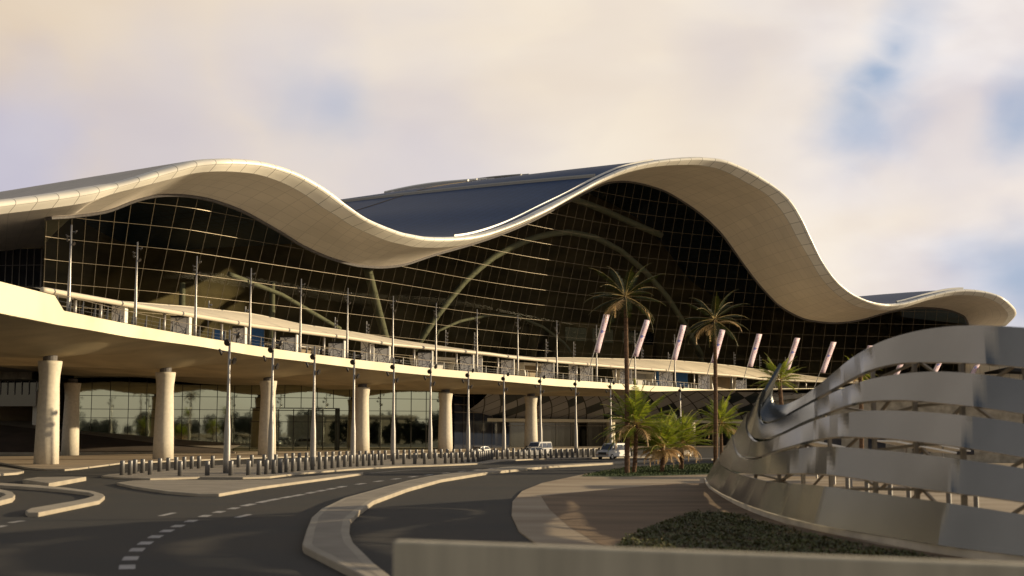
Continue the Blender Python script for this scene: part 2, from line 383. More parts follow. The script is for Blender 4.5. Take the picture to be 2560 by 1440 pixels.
AL = np.r_[0, np.cumsum(np.linalg.norm(np.diff(B, axis=0), axis=1))]
N3 = np.c_[NN, np.zeros(ncol)]

bld = thing('terminal_building', 'vast airport terminal with wavy cream roof and dark glass front', 'terminal', (0, 300, 0))
def bpart(mb, name, m, parent=bld, **k):
    # parts of the building (whose origin is at (0,300,0)); sub-parts hang from the roof empty, which has no offset of its own
    o = mb.build(name, m, bld, **k)
    if parent is not bld: o.parent = parent
    return o
# roof sheets
SS = [0, 1.2, 3, 7, 14, 25, 40, 60, 80, 105, 130, 160]
def roof_pt(j, s, dz=0.0):
    z = SLP[j]*s-.0002*s*s*(SLP[j]/.075)
    p = T[j]-N3[j]*s; return Vector((p[0], p[1], p[2]+z+dz))
jL = int(np.searchsorted(q, 11.0))
for nm, a, b, m in (('roof', jL, ncol, 'roof_skyshade'), ('roof_slope', 0, jL+1, 'roof_tan')):
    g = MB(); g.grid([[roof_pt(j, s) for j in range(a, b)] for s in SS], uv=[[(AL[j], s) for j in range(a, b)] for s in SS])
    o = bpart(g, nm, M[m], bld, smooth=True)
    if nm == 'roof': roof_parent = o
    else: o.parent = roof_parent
    o['label'] = 'sand coloured left roof slope' if m == 'roof_tan' else 'ribbed roof slope coloured with blue sky shade'
# rounded roof edge
lipm = MB(); PR = []; UVr = []
thk = np.linalg.norm(T-B, axis=1)
prof = [(0, 0), (.2, .14), (.42, .29), (.64, .45), (.70, .51), (.745, .60), (.74, .70), (.68, .80), (.55, .89), (.34, .96), (.1, 1.0), (0, 1.0)]
for k, (o_, h_) in enumerate(prof):
    row = B+(T-B)*h_+N3*(thk*o_*1.05)[:, None]
    PR.append([Vector(p) for p in row]); UVr.append([(AL[j], [0.02, .5, 1.0, 1.62, 1.8, 2.0, 2.3, 2.6, 2.9, 3.1, 3.3, 3.35][k]) for j in range(ncol)])
lipm.grid(PR, uv=UVr)
bpart(lipm, 'roof_edge', M['lip'], roof_parent, smooth=True)
# soffit
sf = MB(); PR = []; UVr = []
wd = np.linalg.norm(B-G, axis=1)
for k in range(9):
    f = k/8.0
    P = B*(1-f)+G*f; P = P+np.c_[np.zeros((ncol, 2)), np.full(ncol, math.sin(f*math.pi)*.25)]
    PR.append([Vector(p) for p in P]); UVr.append([(AL[j], wd[j]*f+.4) for j in range(ncol)])
sf.grid(PR, uv=UVr); bpart(sf, 'soffit', M['soffit'], roof_parent, smooth=True)
# inner edge trim of the soffit against the glass
tr = MB(); j5 = int(np.searchsorted(q, 5.0)); tr.tube([Vector(G[j])+Vector((NN[j][0]*.3, NN[j][1]*.3, -.12)) for j in range(j5, ncol)], .28, 6); bpart(tr, 'edge_trim', M['bearing'], roof_parent)
# raised ribs and gutter line on the roof
def ribline(j, s0, s1, w, h):
    g = MB(); pts = [s0+(s1-s0)*k/20 for k in range(21)]; A = []; 
    for s in pts: A.append((roof_pt(j, s, .05), roof_pt(j+1, s, .05)))
    for k in range(20):
        a0 = A[k][0]; a1 = A[k+1][0]; d = (A[0][1]-A[0][0]).normalized()*w
        g.add([a0-d, a0+d, a1+d, a1-d, a0-d+Vector((0, 0, h)), a0+d+Vector((0, 0, h)), a1+d+Vector((0, 0, h)), a1-d+Vector((0, 0, h))],
              [(4, 5, 6, 7), (0, 4, 7, 3), (1, 2, 6, 5), (0, 1, 5, 4), (3, 7, 6, 2)])
    return g
jr = int(np.searchsorted(q, 26.0))
bpart(ribline(jr, 2.5, 155, .4, .55), 'roof_rib', M['grey'], roof_parent)
gut = MB(); a = int(np.searchsorted(q, 21.2)); b = int(np.searchsorted(q, 28.2))
for (s0, s1, h0, h1) in ((1.1, 1.45, .0, .35),):
    gut.grid([[roof_pt(j, s0, h0) for j in range(a, b)], [roof_pt(j, s0, h1) for j in range(a, b)], [roof_pt(j, s1, h1) for j in range(a, b)], [roof_pt(j, s1, h0) for j in range(a, b)]])
bpart(gut, 'gutter_rail', M['white'], roof_parent); gut = MB()
a = int(np.searchsorted(q, 43.6)); b = int(np.searchsorted(q, 47.2))
gut.grid([[roof_pt(j, 1.1, 0) for j in range(a, b)], [roof_pt(j, 1.1, .5) for j in range(a, b)], [roof_pt(j, 1.7, .5) for j in range(a, b)], [roof_pt(j, 1.7, 0) for j in range(a, b)]])
bpart(gut, 'gutter_rail', M['white'], roof_parent)
# louvred skylight strips near the crest of the blue slope
for (st, s0, s1) in ((28.0, 62, 96), (28.5, 52, 88)):
    j = int(np.searchsorted(q, st)); g = MB()
    for k in range(5):
        A = [roof_pt(j+k, s, .4+.5*math.sin((s-s0)/(s1-s0)*math.pi)) for s in np.linspace(s0, s1, 12)]
        g.tube(A, .35, 5)
    bpart(g, 'skylight_louvre', M['white'] if st < 28.2 else M['grey'], roof_parent)

# ---- glass front
uz = sorted(top_uz); UU = [a for a, _ in uz]; ZZ = [b for _, b in uz]
def ztop(u): return float(np.interp(u, UU, ZZ))
UE = UU[-1]
gl = MB(); nu = 170; us = np.linspace(0, UE, nu)
PR = []
for k in range(15): PR.append([glass_pt(u, ZB-.4+(ztop(u)+.25-ZB+.4)*k/14) for u in us])
gl.grid(PR); bpart(gl, 'glass_front', M['glass'], smooth=True)
mv = MB(); step = 3.3; u = 0.15
while u < UE:
    zt = ztop(u)
    zs = np.linspace(ZB, zt, 6)
    mv.tube([glass_pt(u, z)+Vector((np.interp(u, BU, BN[:, 0])*0.08, np.interp(u, BU, BN[:, 1])*.08, 0)) for z in zs], .04, 4, caps=False)
    u += step*(.62 if u < 12 else 1.0)
bpart(mv, 'mullion_grid', M['mullion'])
mh = MB(); z = ZB+1.6
while z < 66:
    run = []
    for u in np.linspace(0, UE, 260):
        ok = ztop(u) > z
        if ok: run.append(glass_pt(u, z)+Vector((np.interp(u, BU, BN[:, 0])*.15, np.interp(u, BU, BN[:, 1])*.15, 0)))
        if (not ok or u >= UE-1e-6) and len(run) > 1: mh.tube(run, .036, 4, caps=False); run = []
        elif not ok: run = []
    z += 3.35
bpart(mh, 'transom_grid', M['mullion'])
# left return wall and recessed wall
cz = ZZ[0]; C0 = Vector((BP[0][0], BP[0][1], 0)); nb = Vector((-BN[0][0], -BN[0][1], 0))
rw0 = at(106, 600, 224); rw1 = at(-160, 640, 226)
rt = MB(); rt.add([C0+Vector((0, 0, 10)), Vector((rw0.x, rw0.y, 10)), Vector((rw0.x, rw0.y, cz+3)), C0+Vector((0, 0, cz))], [(0, 1, 2, 3)])
bpart(rt, 'return_wall', M['carglass'])
rc = MB(); ztr = at(0, 630, 226).z
rc.add([Vector((rw1.x, rw1.y, 8)), Vector((rw0.x, rw0.y, 8)), Vector((rw0.x, rw0.y, at(102, 620, 224).z)), Vector((rw1.x, rw1.y, ztr))], [(0, 1, 2, 3)])
bpart(rc, 'recessed_glass', M['carglass'])
rm = MB()
for k in range(16):
    p = rw1.lerp(rw0, k/15); rm.box(p.x-.06, p.x+.06, p.y-.2, p.y-.02, 10, at(50, 626, 226).z)
for z in (16, 20.2, 24.4, 28.6, 32.8): rm.tube([Vector((rw1.x, rw1.y-.12, z)), Vector((rw0.x, rw0.y-.12, z))], .06, 4)
bpart(rm, 'mullion_grid', M['steel'])
# floor, far walls (they keep the sun out of the hall)
fl = MB(); bk = BP-BN*58
fl.grid([[Vector((p[0], p[1], ZB-.3)) for p in BP[::8]], [Vector((p[0], p[1], ZB-.3)) for p in bk[::8]]]); 
bpart(fl, 'hall_floor', M['intfloor'])
fw = MB(); js = list(range(j5, ncol-12, 1)); fwp = []
for j in js:
    p = Vector(roof_pt(j, 62)); fwp.append(p)
fw.grid([[Vector((p.x, p.y, 0)) for p in fwp], [p+Vector((0, 0, .15)) for p in fwp]])
jr_ = ncol-8; ga = Vector(G[jr_]); e0 = glass_pt(UE, ZB)
fw.grid([[Vector((e0.x, e0.y, 0)), Vector((fwp[-1].x, fwp[-1].y, 0))], [Vector((ga.x, ga.y, ga.z-.2)), fwp[-1]-Vector((0, 0, 2))]])
fw.grid([[Vector((fwp[-1].x, fwp[-1].y, 0)), Vector((e0.x, e0.y, 0))], [fwp[-1]-Vector((0, 0, 2)), Vector((ga.x, ga.y+1, ga.z-.2))]])
bpart(fw, 'hall_rear_wall', M['interior'], recalc=False)
# upper hall wall with dark windows, seen through the glass
def behind(px, py, d):
    r = onG(px, py); return at(px, py, r[0].y+d)
iw = MB(); a = behind(1395, 900, 16); b = behind(1690, 905, 16); dv = (b-a); dv.z = 0; dn = Vector((dv.y, -dv.x, 0)).normalized()
hz = at(1500, 812, (a.y+b.y)/2).z; L_ = dv.length; e = dv.normalized()
iw.obox(a+dv*.5+Vector((0, 0, (hz+ZB)/2-a.z)), e*L_*.5, dn*.4, Vector((0, 0, (hz-ZB)/2)))
wo = bpart(iw, 'gallery_wall', M['interior'])
z0 = at(1500, 858, (a.y+b.y)/2).z; z1 = at(1500, 826, (a.y+b.y)/2).z
for f0, f1 in ((.05, .22), (.27, .44), (.52, .68), (.70, .80)):
    g = MB(); c = a+dv*((f0+f1)/2)+dn*.42; c.z = (z0+z1)/2; g.obox(c, e*L_*(f1-f0)/2, dn*.06, Vector((0, 0, (z1-z0)/2)))
    o = bpart(g, 'gallery_window', M['carglass']); o.parent = wo
# white ribs inside
def rib(pts, r, d0):
    g = MB(); P = resample([tuple(behind(x, y, d0)) for x, y in pts], 24)
    g.tube([Vector(p) for p in P], r, 8); bpart(g, 'arch_rib', M['rib'], smooth=True)
rib([(1035, 875), (1048, 854), (1102, 776), (1156, 709), (1223, 649), (1290, 612), (1357, 587), (1414, 580), (1481, 590), (1549, 624), (1616, 682), (1666, 739), (1713, 813), (1755, 890)], .72, 9)
rib([(1418, 491), (1498, 521), (1582, 558), (1653, 588)], .8, 7)
rib([(918, 669), (942, 765), (966, 857)], .85, 9)
rib([(571, 684), (705, 737), (850, 822)], .42, 7)
rib([(1085, 850), (1095, 827), (1152, 802), (1229, 787), (1297, 792), (1357, 817), (1414, 860), (1430, 885)], .34, 12)
rib([(1700, 800), (1725, 845), (1757, 905)], .55, 10)
for (px, y0, y1) in ((680, 700, 760), (455, 705, 760), (1330, 800, 890), (1645, 810, 900)):
    A = behind(px, y1, 14); Bq = behind(px+2, y0, 14); g = MB(); g.tube([Vector((A.x, A.y, ZB)), Vector((A.x, A.y, Bq.z))], [.9, .45] if px < 1000 else [1.3, 1.3], 12); bpart(g, 'hall_column', M['interior' if px > 1000 else 'rib'], smooth=True)

# ---- ground storey under the road deck: bronze mirror glazing
W0 = at(182, 1000, 225); W1 = at(1103, 1000, 254); W0.z = W1.z = 0
wv = W1-W0; wl = wv.length; we = wv/wl; wn = Vector((we.y, -we.x, 0))
ZG = 14.0
g = MB(); npn = int(wl/3.1); cut0, cut1 = .452, .700
def wp(f, z, o=0.0): return W0+wv*f+wn*o+Vector((0, 0, z))
d0 = 7.0
g.add([wp(0, -.1), wp(cut0, -.1), wp(cut0, ZG), wp(0, ZG)], [(0, 1, 2, 3)]); g.add([wp(cut0, d0+.9), wp(cut1, d0+.9), wp(cut1, ZG), wp(cut0, ZG)], [(0, 1, 2, 3)]); g.add([wp(cut1, -.1), wp(1, -.1), wp(1, ZG), wp(cut1, ZG)], [(0, 1, 2, 3)])
gg = bpart(g, 'ground_storey_glass', M['mirror'])
g = MB(); g.add([wp(cut0, -.1, -1.4), wp(cut1, -.1, -1.4), wp(cut1, d0+.9, -1.4), wp(cut0, d0+.9, -1.4)], [(0, 1, 2, 3)]); bpart(g, 'entrance_glass', M['mirror'])
g = MB(); g.obox(wp(cut1, (d0+.9)/2, -.7), we*.06, wn*.7, Vector((0, 0, (d0+.9)/2))); g.obox(wp(cut0, (d0+.9)/2, -.7), we*.06, wn*.7, Vector((0, 0, (d0+.9)/2))); g.obox(wp((cut0+cut1)/2, d0+.98, -.7), wv*(cut1-cut0)/2, wn*.7, Vector((0, 0, .07)))
for k in range(1, 6):
    f = cut0+(cut1-cut0)*k/6; g.obox(wp(f, d0/2+.4, -1.34), we*.06, wn*.05, Vector((0, 0, d0/2+.4)))
g.obox(wp((cut0+cut1)/2, 5.4, -1.33), wv*(cut1-cut0)/2, wn*.05, Vector((0, 0, .06)))
bpart(g, 'entrance_frame', M['dkmull'])
g = MB()
for k in range(npn+1):
    f = k/npn; zz0 = d0+1 if cut0 < f < cut1 else 0
    g.obox(wp(f, (ZG+zz0)/2, .05), we*.045, wn*.05, Vector((0, 0, (ZG-zz0)/2)))
for z in (6.0, 7.55, 9.9, 13.2):
    for (a_, b_) in (((0, cut0), (cut1, 1)) if z < d0+.5 else ((0, 1),)):
        g.obox(wp((a_+b_)/2, z, .06), wv*(b_-a_)/2, wn*.06, Vector((0, 0, .045)))
bpart(g, 'ground_mullion_grid', M['dkmull'])
g = MB(); e1 = wp(1, 0); b1 = Vector((BP[int(np.searchsorted(BP[:, 0], e1.x))][0], BP[int(np.searchsorted(BP[:, 0], e1.x))][1], 0))
g.add([e1, e1+Vector((2, 16, 0)), e1+Vector((2, 16, ZG)), e1+Vector((0, 0, ZG))], [(0, 1, 2, 3)]); bpart(g, 'side_return', M['carglass'])
# far left ground storey: glazing, white pilaster
LW0 = at(-160, 1000, 227); LW1 = at(88, 1000, 238); LW0.z = LW1.z = 0
g = MB(); g.add([LW0, LW1, LW1+Vector((0, 0, 12.2)), LW0+Vector((0, 0, 12.2))], [(0, 1, 2, 3)]); bpart(g, 'ground_storey_glass', M['mirror'])
g = MB()
for k in range(12):
    p = LW0.lerp(LW1, k/11); g.box(p.x-.06, p.x+.06, p.y-.12, p.y-.01, 0, 12.2)
for z in (5.7, 8.3, 9.6, 11.2): g.tube([LW0+Vector((.05, -.08, z)), LW1+Vector((.05, -.08, z))], .07, 4)
bpart(g, 'ground_mullion_grid', M['dkmull'])
PL = at(93, 1000, 228); g = MB(); g.box(PL.x-.55, PL.x+.55, PL.y-.5, PL.y+8, 0, 13.6); bpart(g, 'pilaster', M['white'])
g = MB(); g.box(PL.x-26, PL.x+3, 217, 229, 12.4, 14.3); bpart(g, 'rear_deck', M['wallgrey'])

# ---- belly of rhombic panels and the lobby below it (right half)
i0 = int(np.searchsorted(BU, float(np.interp(2.0, BP[:, 0], BU))))-40
idx = list(range(max(i0, 60), len(BP), 4))
bo = BP+BN*9.5
dg = MB(); PR = []; UVr = []
for k in range(13):
    f = k/12; ang = f*math.pi/2
    off = 9.5*(1-f**1.7); z = 13.45-7.0*f
    PR.append([Vector((BP[i][0]+BN[i][0]*off, BP[i][1]+BN[i][1]*off, z)) for i in idx]); UVr.append([(BU[i]/6.2, f*2.4) for i in idx])
dg.grid(PR, uv=UVr); bpart(dg, 'panelled_belly', M['diagrid'], smooth=True)
bm_ = MB(); bm_.grid([[Vector((BP[i][0]+BN[i][0]*o, BP[i][1]+BN[i][1]*o, z)) for i in idx] for (o, z) in ((0, 6.46), (1.6, 6.46), (1.6, 5.75), (0, 5.75))]); bpart(bm_, 'lobby_beam', M['fascia'])
lg = MB(); lg.grid([[Vector((BP[i][0]-BN[i][0]*1.2, BP[i][1]-BN[i][1]*1.2, z)) for i in idx] for z in (0, 6.2)]); bpart(lg, 'lobby_glass', M['deckglass'])
lb = MB(); lb.grid([[Vector((BP[i][0]-BN[i][0]*14, BP[i][1]-BN[i][1]*14, z)) for i in idx] for z in (0, 12)]); bpart(lb, 'lobby_rear_wall', M['interior'])
lm = MB()
for i in range(idx[0], len(BP), 9): lm.tube([Vector((BP[i][0]-BN[i][0]*1.05, BP[i][1]-BN[i][1]*1.05, z)) for z in (0, 5.8)], .06, 4)
for z in (4.9, 5.6): lm.tube([Vector((BP[i][0]-BN[i][0]*1.0, BP[i][1]-BN[i][1]*1.0, z)) for i in idx], .05, 4)
bpart(lm, 'lobby_mullion_grid', M['mullion'])
for px in (1527, 1728, 1790, 1850, 1910, 1970, 2040):
    r = hit(BP+BN*3.5, px, 1080); p = at(px, 1080, r[0]); g = MB(); g.tube([Vector((p.x, p.y, 0)), Vector((p.x, p.y, 5.75))], 1.05, 14); bpart(g, 'lobby_column', M['fascia'], smooth=True)
# small cross bars on the recessed dark wall between the mirror wall and the lobby
DW0 = wp(1, 0)+Vector((2, 14, 0)); r = hit(BP-BN*1.3, 1275, 1060); DW1 = at(1275, 1060, r[0]); DW1.z = 0
g = MB(); g.add([DW0, DW1, DW1+Vector((0, 0, 13)), DW0+Vector((0, 0, 13))], [(0, 1, 2, 3)]); bpart(g, 'dark_lobby_wall', M['carglass'])
g = MB()
for z in (7.6, 9.2, 11): g.tube([DW0.lerp(DW1, .0)+Vector((0, -.3, z)), DW0.lerp(DW1, .72)+Vector((0, -.3, z))], .10, 4)
for f in (.16, .33, .5, .66): g.tube([DW0.lerp(DW1, f)+Vector((0, -.3, 0)), DW0.lerp(DW1, f)+Vector((0, -.3, 12.5))], .05, 4)
bpart(g, 'lobby_mullion_grid', M['mullion'])
# ================================================================== ELEVATED ROAD
CC = [(-50.5, 140), (-44.6, 165), (-36.1, 190), (-24.6, 211), (-11.7, 226), (3.7, 249), (21.2, 274), (41, 293)]
DE = dense([(-46, 85), (-44.5, 100), (-43.5, 109), (-43, 122), (-41.8, 138), (-36, 162.5), (-27.8, 186.4), (-17.3, 205.8), (-4.5, 220.6), (11.1, 243.9), (28.4, 268.6), (45, 290), (60, 311), (80, 325), (105, 335), (130, 342)], 420)
DN = normals(DE); DU = np.r_[0, np.cumsum(np.linalg.norm(np.diff(DE, axis=0), axis=1))]
FT = [(-400, 640), (-150, 705), (0, 741), (146, 774), (250, 795.6), (320, 810), (500, 842.5), (640, 865), (740, 880), (900, 900), (975, 908), (1050, 917.5), (1150, 927), (1220, 933), (1360, 945), (1480, 954), (1586, 962), (1667, 966), (1771, 974), (1900, 972), (2050, 970), (2400, 966)]
FB = [(-400, 672), (-150, 744), (0, 784), (75, 798), (137, 811), (225, 825), (320, 842.5), (500, 866), (640, 890), (740, 901), (900, 921), (975, 929), (1062, 937.5), (1150, 945), (1220, 950), (1400, 966), (1480, 970), (1561, 974), (1636, 979), (1667, 978), (1771, 975.5), (1900, 973.5), (2050, 971.5), (2400, 968)]
def deck_z(x, y, TB):
    z = 14.0
    for _ in range(8):
        px, _y = proj(x, y, z); z = at(px, tab(TB, px), y).z
    return z
DZT = np.array([deck_z(x, y, FT) for x, y in DE]); DZB = np.array([deck_z(x, y, FB) for x, y in DE])
for A in (DZT, DZB):
    for _ in range(6): A[1:-1] = (A[:-2]+A[1:-1]+A[2:])/3
def inward(i, d): return DE[i]-DN[i]*d
road = thing('elevated_road', 'curving cream concrete departures road deck carried on tall columns', 'bridge', (-30, 190, 0))
ii = list(range(0, len(DE), 2))
g = MB(); g.grid([[Vector((*inward(i, o), z(i))) for i in ii] for (o, z) in ((.45, lambda i: DZT[i]-.25), (.45, lambda i: DZT[i]), (0, lambda i: DZT[i]), (0, lambda i: DZB[i]), (.5, lambda i: DZB[i]))])
g.build('fascia_beam', M['fascia'], road)
g = MB(); g.grid([[Vector((*inward(i, .45), DZT[i]-.25)) for i in ii], [Vector((*inward(i, 12), DZT[i]-.25)) for i in ii], [Vector((*inward(i, 30), min(DZT[i]-.25, 14.2))) for i in ii], [Vector((*inward(i, 46), 13.5)) for i in ii]])
g.build('deck_top', M['decktop'], road)
# solid parapet at the near left end
PTp = [(-400, 590), (-150, 668), (0, 704), (140, 740), (146, 742)]
pi = [i for i in range(0, len(DE)) if proj(DE[i][0], DE[i][1], 15)[0] < 139]
pzt = []
for i in pi:
    z = 16.0
    for _ in range(6):
        px, _y = proj(DE[i][0], DE[i][1], z); z = at(px, tab(PTp, px), DE[i][1]).z
    pzt.append(z)
g = MB(); g.grid([[Vector((*inward(i, .5), DZT[i]-.3)) for i in pi], [Vector((*inward(i, .5), z)) for i, z in zip(pi, pzt)], [Vector((*inward(i, -.03), z)) for i, z in zip(pi, pzt)], [Vector((*inward(i, -.03), DZB[i]+.02)) for i in pi]])
k = pi[-1]; k2 = k+3
g.add([Vector((*inward(k, -.03), pzt[-1])), Vector((*inward(k2, -.03), DZT[k2]-.05)), Vector((*inward(k, -.03), DZB[k]+.02)), Vector((*inward(k, .5), pzt[-1])), Vector((*inward(k2, .5), DZT[k2]-.05)), Vector((*inward(k, .5), DZT[k]-.3))], [(0, 1, 2), (3, 5, 4), (0, 3, 4, 1)])
g.build('parapet', M['fascia'], road)
# soffit dipping to each column
CU = []
for (x, y) in CC:
    d = np.hypot(DE[:, 0]-x, DE[:, 1]-y); CU.append(DU[int(np.argmin(d))])
CT = [11.75, 11.65, 11.5, 11.25, 10.8, 10.75, 10.6, 10.4]
def dip(u):
    w = max(math.exp(-((u-c)/7.5)**2) for c in CU); return w
def cz_(u): return float(np.interp(u, CU, CT))
g = MB(); PR = []
iss = [i for i in range(0, len(DE)) if DE[i][0] < 43.5]
for o, f in ((.5, 0), (2.5, .22), (5, .52), (7.5, .85), (9.5, 1), (13, 1), (17, .9), (24, .75), (34, .6), (46, .5)):
    row = []
    for i in iss:
        low = cz_(DU[i])+(1-dip(DU[i]))*1.25
        fade = max(0, min(1, (DE[i][0]-20)/20)); low = low*(1-fade)+(DZB[i]-.2)*fade
        row.append(Vector((*inward(i, o), DZB[i]*(1-f)+low*f)))
    PR.append(row)
g.grid(PR); g.build('deck_soffit', M['decksoffit'], road, smooth=True)
def pier(x, y, zt):
    h = zt
    g = MB(); g.lathe([(1.32, 0), (1.24, h*.3), (1.13, h*.62), (1.07, h*.78), (1.10, h*.86), (1.26, h*.97), (1.28, h)], 24, (x, y, 0))
    o = g.build('column', M['concrete'], road, smooth=True)
    for p in o.data.polygons:
        if len(p.vertices) > 4: p.use_smooth = False
    g = MB(); g.lathe([(.75, h), (.75, h+.6)], 16, (x, y, 0)); b = g.build('bearing_pad', M['bearing'], road); b.parent = o
for (x, y), zt in zip(CC[:6], CT): pier(x, y, zt-.42)
p = at(176, 1100, 196); pier(p.x, p.y, 11.0)
# ---- entrance canopy over the kerb
CF = [(107, 719), (225, 740), (320, 757), (500, 787), (640, 811), (865, 840), (982, 858), (1090, 869), (1220, 881.5), (1280, 890), (1390, 901), (1537, 914), (1730, 928), (1840, 937), (1901, 945), (2036, 951), (2200, 956)]
CB = [(44, 714), (120, 729), (200, 741), (277, 750), (475, 765), (640, 784), (750, 808.5), (867, 826), (982, 846), (1047, 857), (1130, 873), (1230, 885), (1310, 892), (1350, 893.5), (1440, 893), (1500, 894.5), (1675, 899), (1760, 906), (1840, 914), (1868, 919), (2069, 945), (2200, 953)]
can = thing('entrance_canopy', 'long cream wave shaped canopy sheltering the departures kerb', 'canopy', (-20, 215, 13))
c1 = DE-DN*3.2; c2 = DE-DN*11.5
front = []; back = []
pxs = np.linspace(107, 2200, 130); pxb = []
for t in np.linspace(0, 1, 130):
    px = 107+(2200-107)*t; r = hit(c1, px, tab(CF, px)); front.append(at(px, tab(CF, px), r[0]))
    # the back edge lies square across from the front edge
    k = int(r[1]); b = c2[k]; z = 18.0
    for _ in range(8):
        qx, _y = proj(b[0], b[1], z); z = at(qx, tab(CB, qx), b[1]).z
    back.append(Vector((b[0], b[1], z)))
al = 0; AU = [0]
for k in range(1, 130): al += (front[k]-front[k-1]).length; AU.append(al)
g = MB(); PR = []; UVr = []
for k in range(7):
    f = k/6; PR.append([a.lerp(b, f)+Vector((0, 0, .28*math.sin(f*math.pi)-.12)) for a, b in zip(front, back)]); UVr.append([(u, f*8.5) for u in AU])
g.grid(PR, uv=UVr); g.grid([[p-Vector((0, 0, .35)) for p in row] for row in PR][::-1], uv=UVr); g.build('canopy_roof', M['canopy'], can, smooth=True, recalc=False)
g = MB(); g.tube([p-Vector((0, 0, .22)) for p in front], .30, 8); g.build('front_edge_tube', M['canopy'], can, smooth=True)
g = MB(); g.tube([p-Vector((0, 0, .2)) for p in back], .2, 6); g.build('rear_edge_tube', M['canopy'], can, smooth=True)
POSTX = [188, 252, 411, 554, 686, 810, 924, 1035, 1141, 1245, 1342, 1441, 1539, 1637, 1735, 1830, 1925, 2015]
for px in POSTX:
    yy = tab(CF, px)+25; r = hit(c1-DN*.6, px, yy); p = at(px, yy, r[0]); k = int(r[1]); j = int(np.argmin([abs(f_.x-p.x)+abs(f_.y-p.y) for f_ in front]))
    g = MB(); g.tube([Vector((p.x, p.y, DZT[k]-.3)), Vector((p.x, p.y, front[j].z-.2))], .19, 8); g.build('canopy_post', M['galv'], can, smooth=True)
# ---- guard rail along the deck edge
rail = thing('guard_rail', 'thin steel guard rail with leaning fins along the road deck edge', 'railing', (-20, 215, 13))
ri = [i for i in range(len(DE)) if 141 < proj(DE[i][0], DE[i][1], 15)[0] < 1760]
hh = [float(np.interp(proj(DE[i][0], DE[i][1], 15)[0], [141, 320, 700, 1300, 1760], [1.55, 1.45, 1.3, 1.2, 1.15])) for i in ri]
g = MB(); g.tube([Vector((*inward(i, .3), DZT[i]+h)) for i, h in zip(ri, hh)], .035, 6); g.build('handrail', M['mullion'], rail)
g = MB()
for f in (.3, .6): g.tube([Vector((*inward(i, .3), DZT[i]+h*f)) for i, h in zip(ri, hh)], .012, 4)
g.build('wire_infill', M['railsteel'], rail)
us = np.arange(DU[ri[0]]+.4, DU[ri[-1]], 3.2)
for u in us:
    i = int(np.searchsorted(DU, u)); i = min(i, len(DE)-2); h = hh[min(max(i-ri[0], 0), len(hh)-1)]
    p = Vector((*inward(i, .3), DZT[i])); tg = (Vector((*DE[i+1], 0))-Vector((*DE[i-1], 0))).normalized(); n_ = Vector((*DN[i], 0))
    g = MB(); t1 = n_*(-.25)
    vs = [p+tg*.05, p-tg*.05, p-tg*.05-n_*.34, p+tg*.05-n_*.34, p+Vector((0, 0, h))+tg*.05+n_*.0, p+Vector((0, 0, h))-tg*.05]
    g.add(vs, [(0, 1, 2, 3), (0, 4, 5, 1), (2, 5, 4, 3), (0, 3, 4), (1, 5, 2)]); g.build('rail_fin', M['railsteel'], rail)
# ---- tall tapered masts standing on the deck
def mast_parts(root, h, r0, r1, discs):
    g = MB(); g.tube([(0, 0, 0), (0, 0, h*.12), (0, 0, h*.38), (0, 0, h*.55), (0, 0, h)], [r0*.95, r0, r0*.85, (r0+r1)*.42, r1], 10); g.build('pole', M['galv'], root, smooth=True, local=True)
    for (z, a, o, tilt) in discs:
        g = MB(); d = Vector((math.cos(a), math.sin(a), 0)); c = d*o+Vector((0, 0, z)); ax = (d*math.cos(tilt)+Vector((0, 0, -math.sin(tilt)))).normalized()
        g.tube([c-ax*.07, c-ax*.02, c+ax*.06], [.12, .20, .18], 12)
        l = g.build('lamp_head', M['lampdisc'], root, local=True); l['label'] = 'dark round spotlight'
        g = MB(); g.tube([(0, 0, z), tuple(c)], .035, 5); q_ = g.build('bracket', M['galv'], root, local=True); q_.parent = l
MX = [(168, 562), (336, 605), (487, 640), (624, 670), (750.5, 697), (868, 720), (982, 740), (1090, 757), (1192.5, 773), (1294.5, 788), (1392, 801), (1491, 812), (1587, 825), (1686, 836)]
mproto = None; m_at = DE-DN*1.6
for n_, (px, pt) in enumerate(MX):
    r = hit(m_at, px, 850); k = int(r[1]); base = Vector((at(px, 850, r[0]).x, r[0], DZT[k]-.25)); top = at(px+4, pt, r[0]).z; h = top-base.z
    lab = ORD[n_]+' tapered mast from the left among the tall ones rising through the canopy'
    o = thing('canopy_mast', lab, 'mast', base, 0, 'tall masts along the departures kerb')
    mast_parts(o, 9.6, .20, .075, ((8.9, R(30), .45, R(25)), (8.4, R(200), .4, R(35)), (8.0, R(215), .35, R(20)), (7.6, R(-25), .4, R(30)))) if mproto is None else None
    if mproto is None: mproto = o; o.scale = (1, 1, h/9.6)
    else:
        for ch in mproto.children: copy_tree(ch, o)
        o.scale = (1, 1, h/9.6)
# ---- small floodlight poles behind the canopy
FX = [(520, 752), (612, 766), (837, 793), (916, 803), (1114, 824), (1186, 831), (1365, 848), (1434, 854), (1604, 868), (1670, 880), (1834, 880), (1898, 887), (1962, 893)]
fproto = None; f_at = DE-DN*13.0
for n_, (px, pt) in enumerate(FX):
    r = hit(f_at, px, 850); k = int(r[1]); base = Vector((at(px, 850, r[0]).x, r[0], DZT[k]-.25)); h = at(px, pt, r[0]).z-base.z
    o = thing('floodlight_pole', ORD[n_]+' thin floodlight pole from the left just behind the canopy', 'light pole', base, 0, 'floodlight poles behind the canopy')
    if fproto is None:
        fproto = o; g = MB(); g.tube([(0, 0, 0), (0, 0, 7)], .10, 8); g.build('pole', M['galv'], o, local=True)
        for z in (6.5, 6.0, 5.5, 5.0):
            g = MB(); g.tube([(.05, 0, z), (.3, 0, z-.04), (.42, 0, z-.1)], [.05, .15, .17], 8); g.build('lamp_head', M['galv'], o, local=True)
    else:
        for ch in fproto.children: copy_tree(ch, o)
    o.scale = (1, 1, h/7.0)
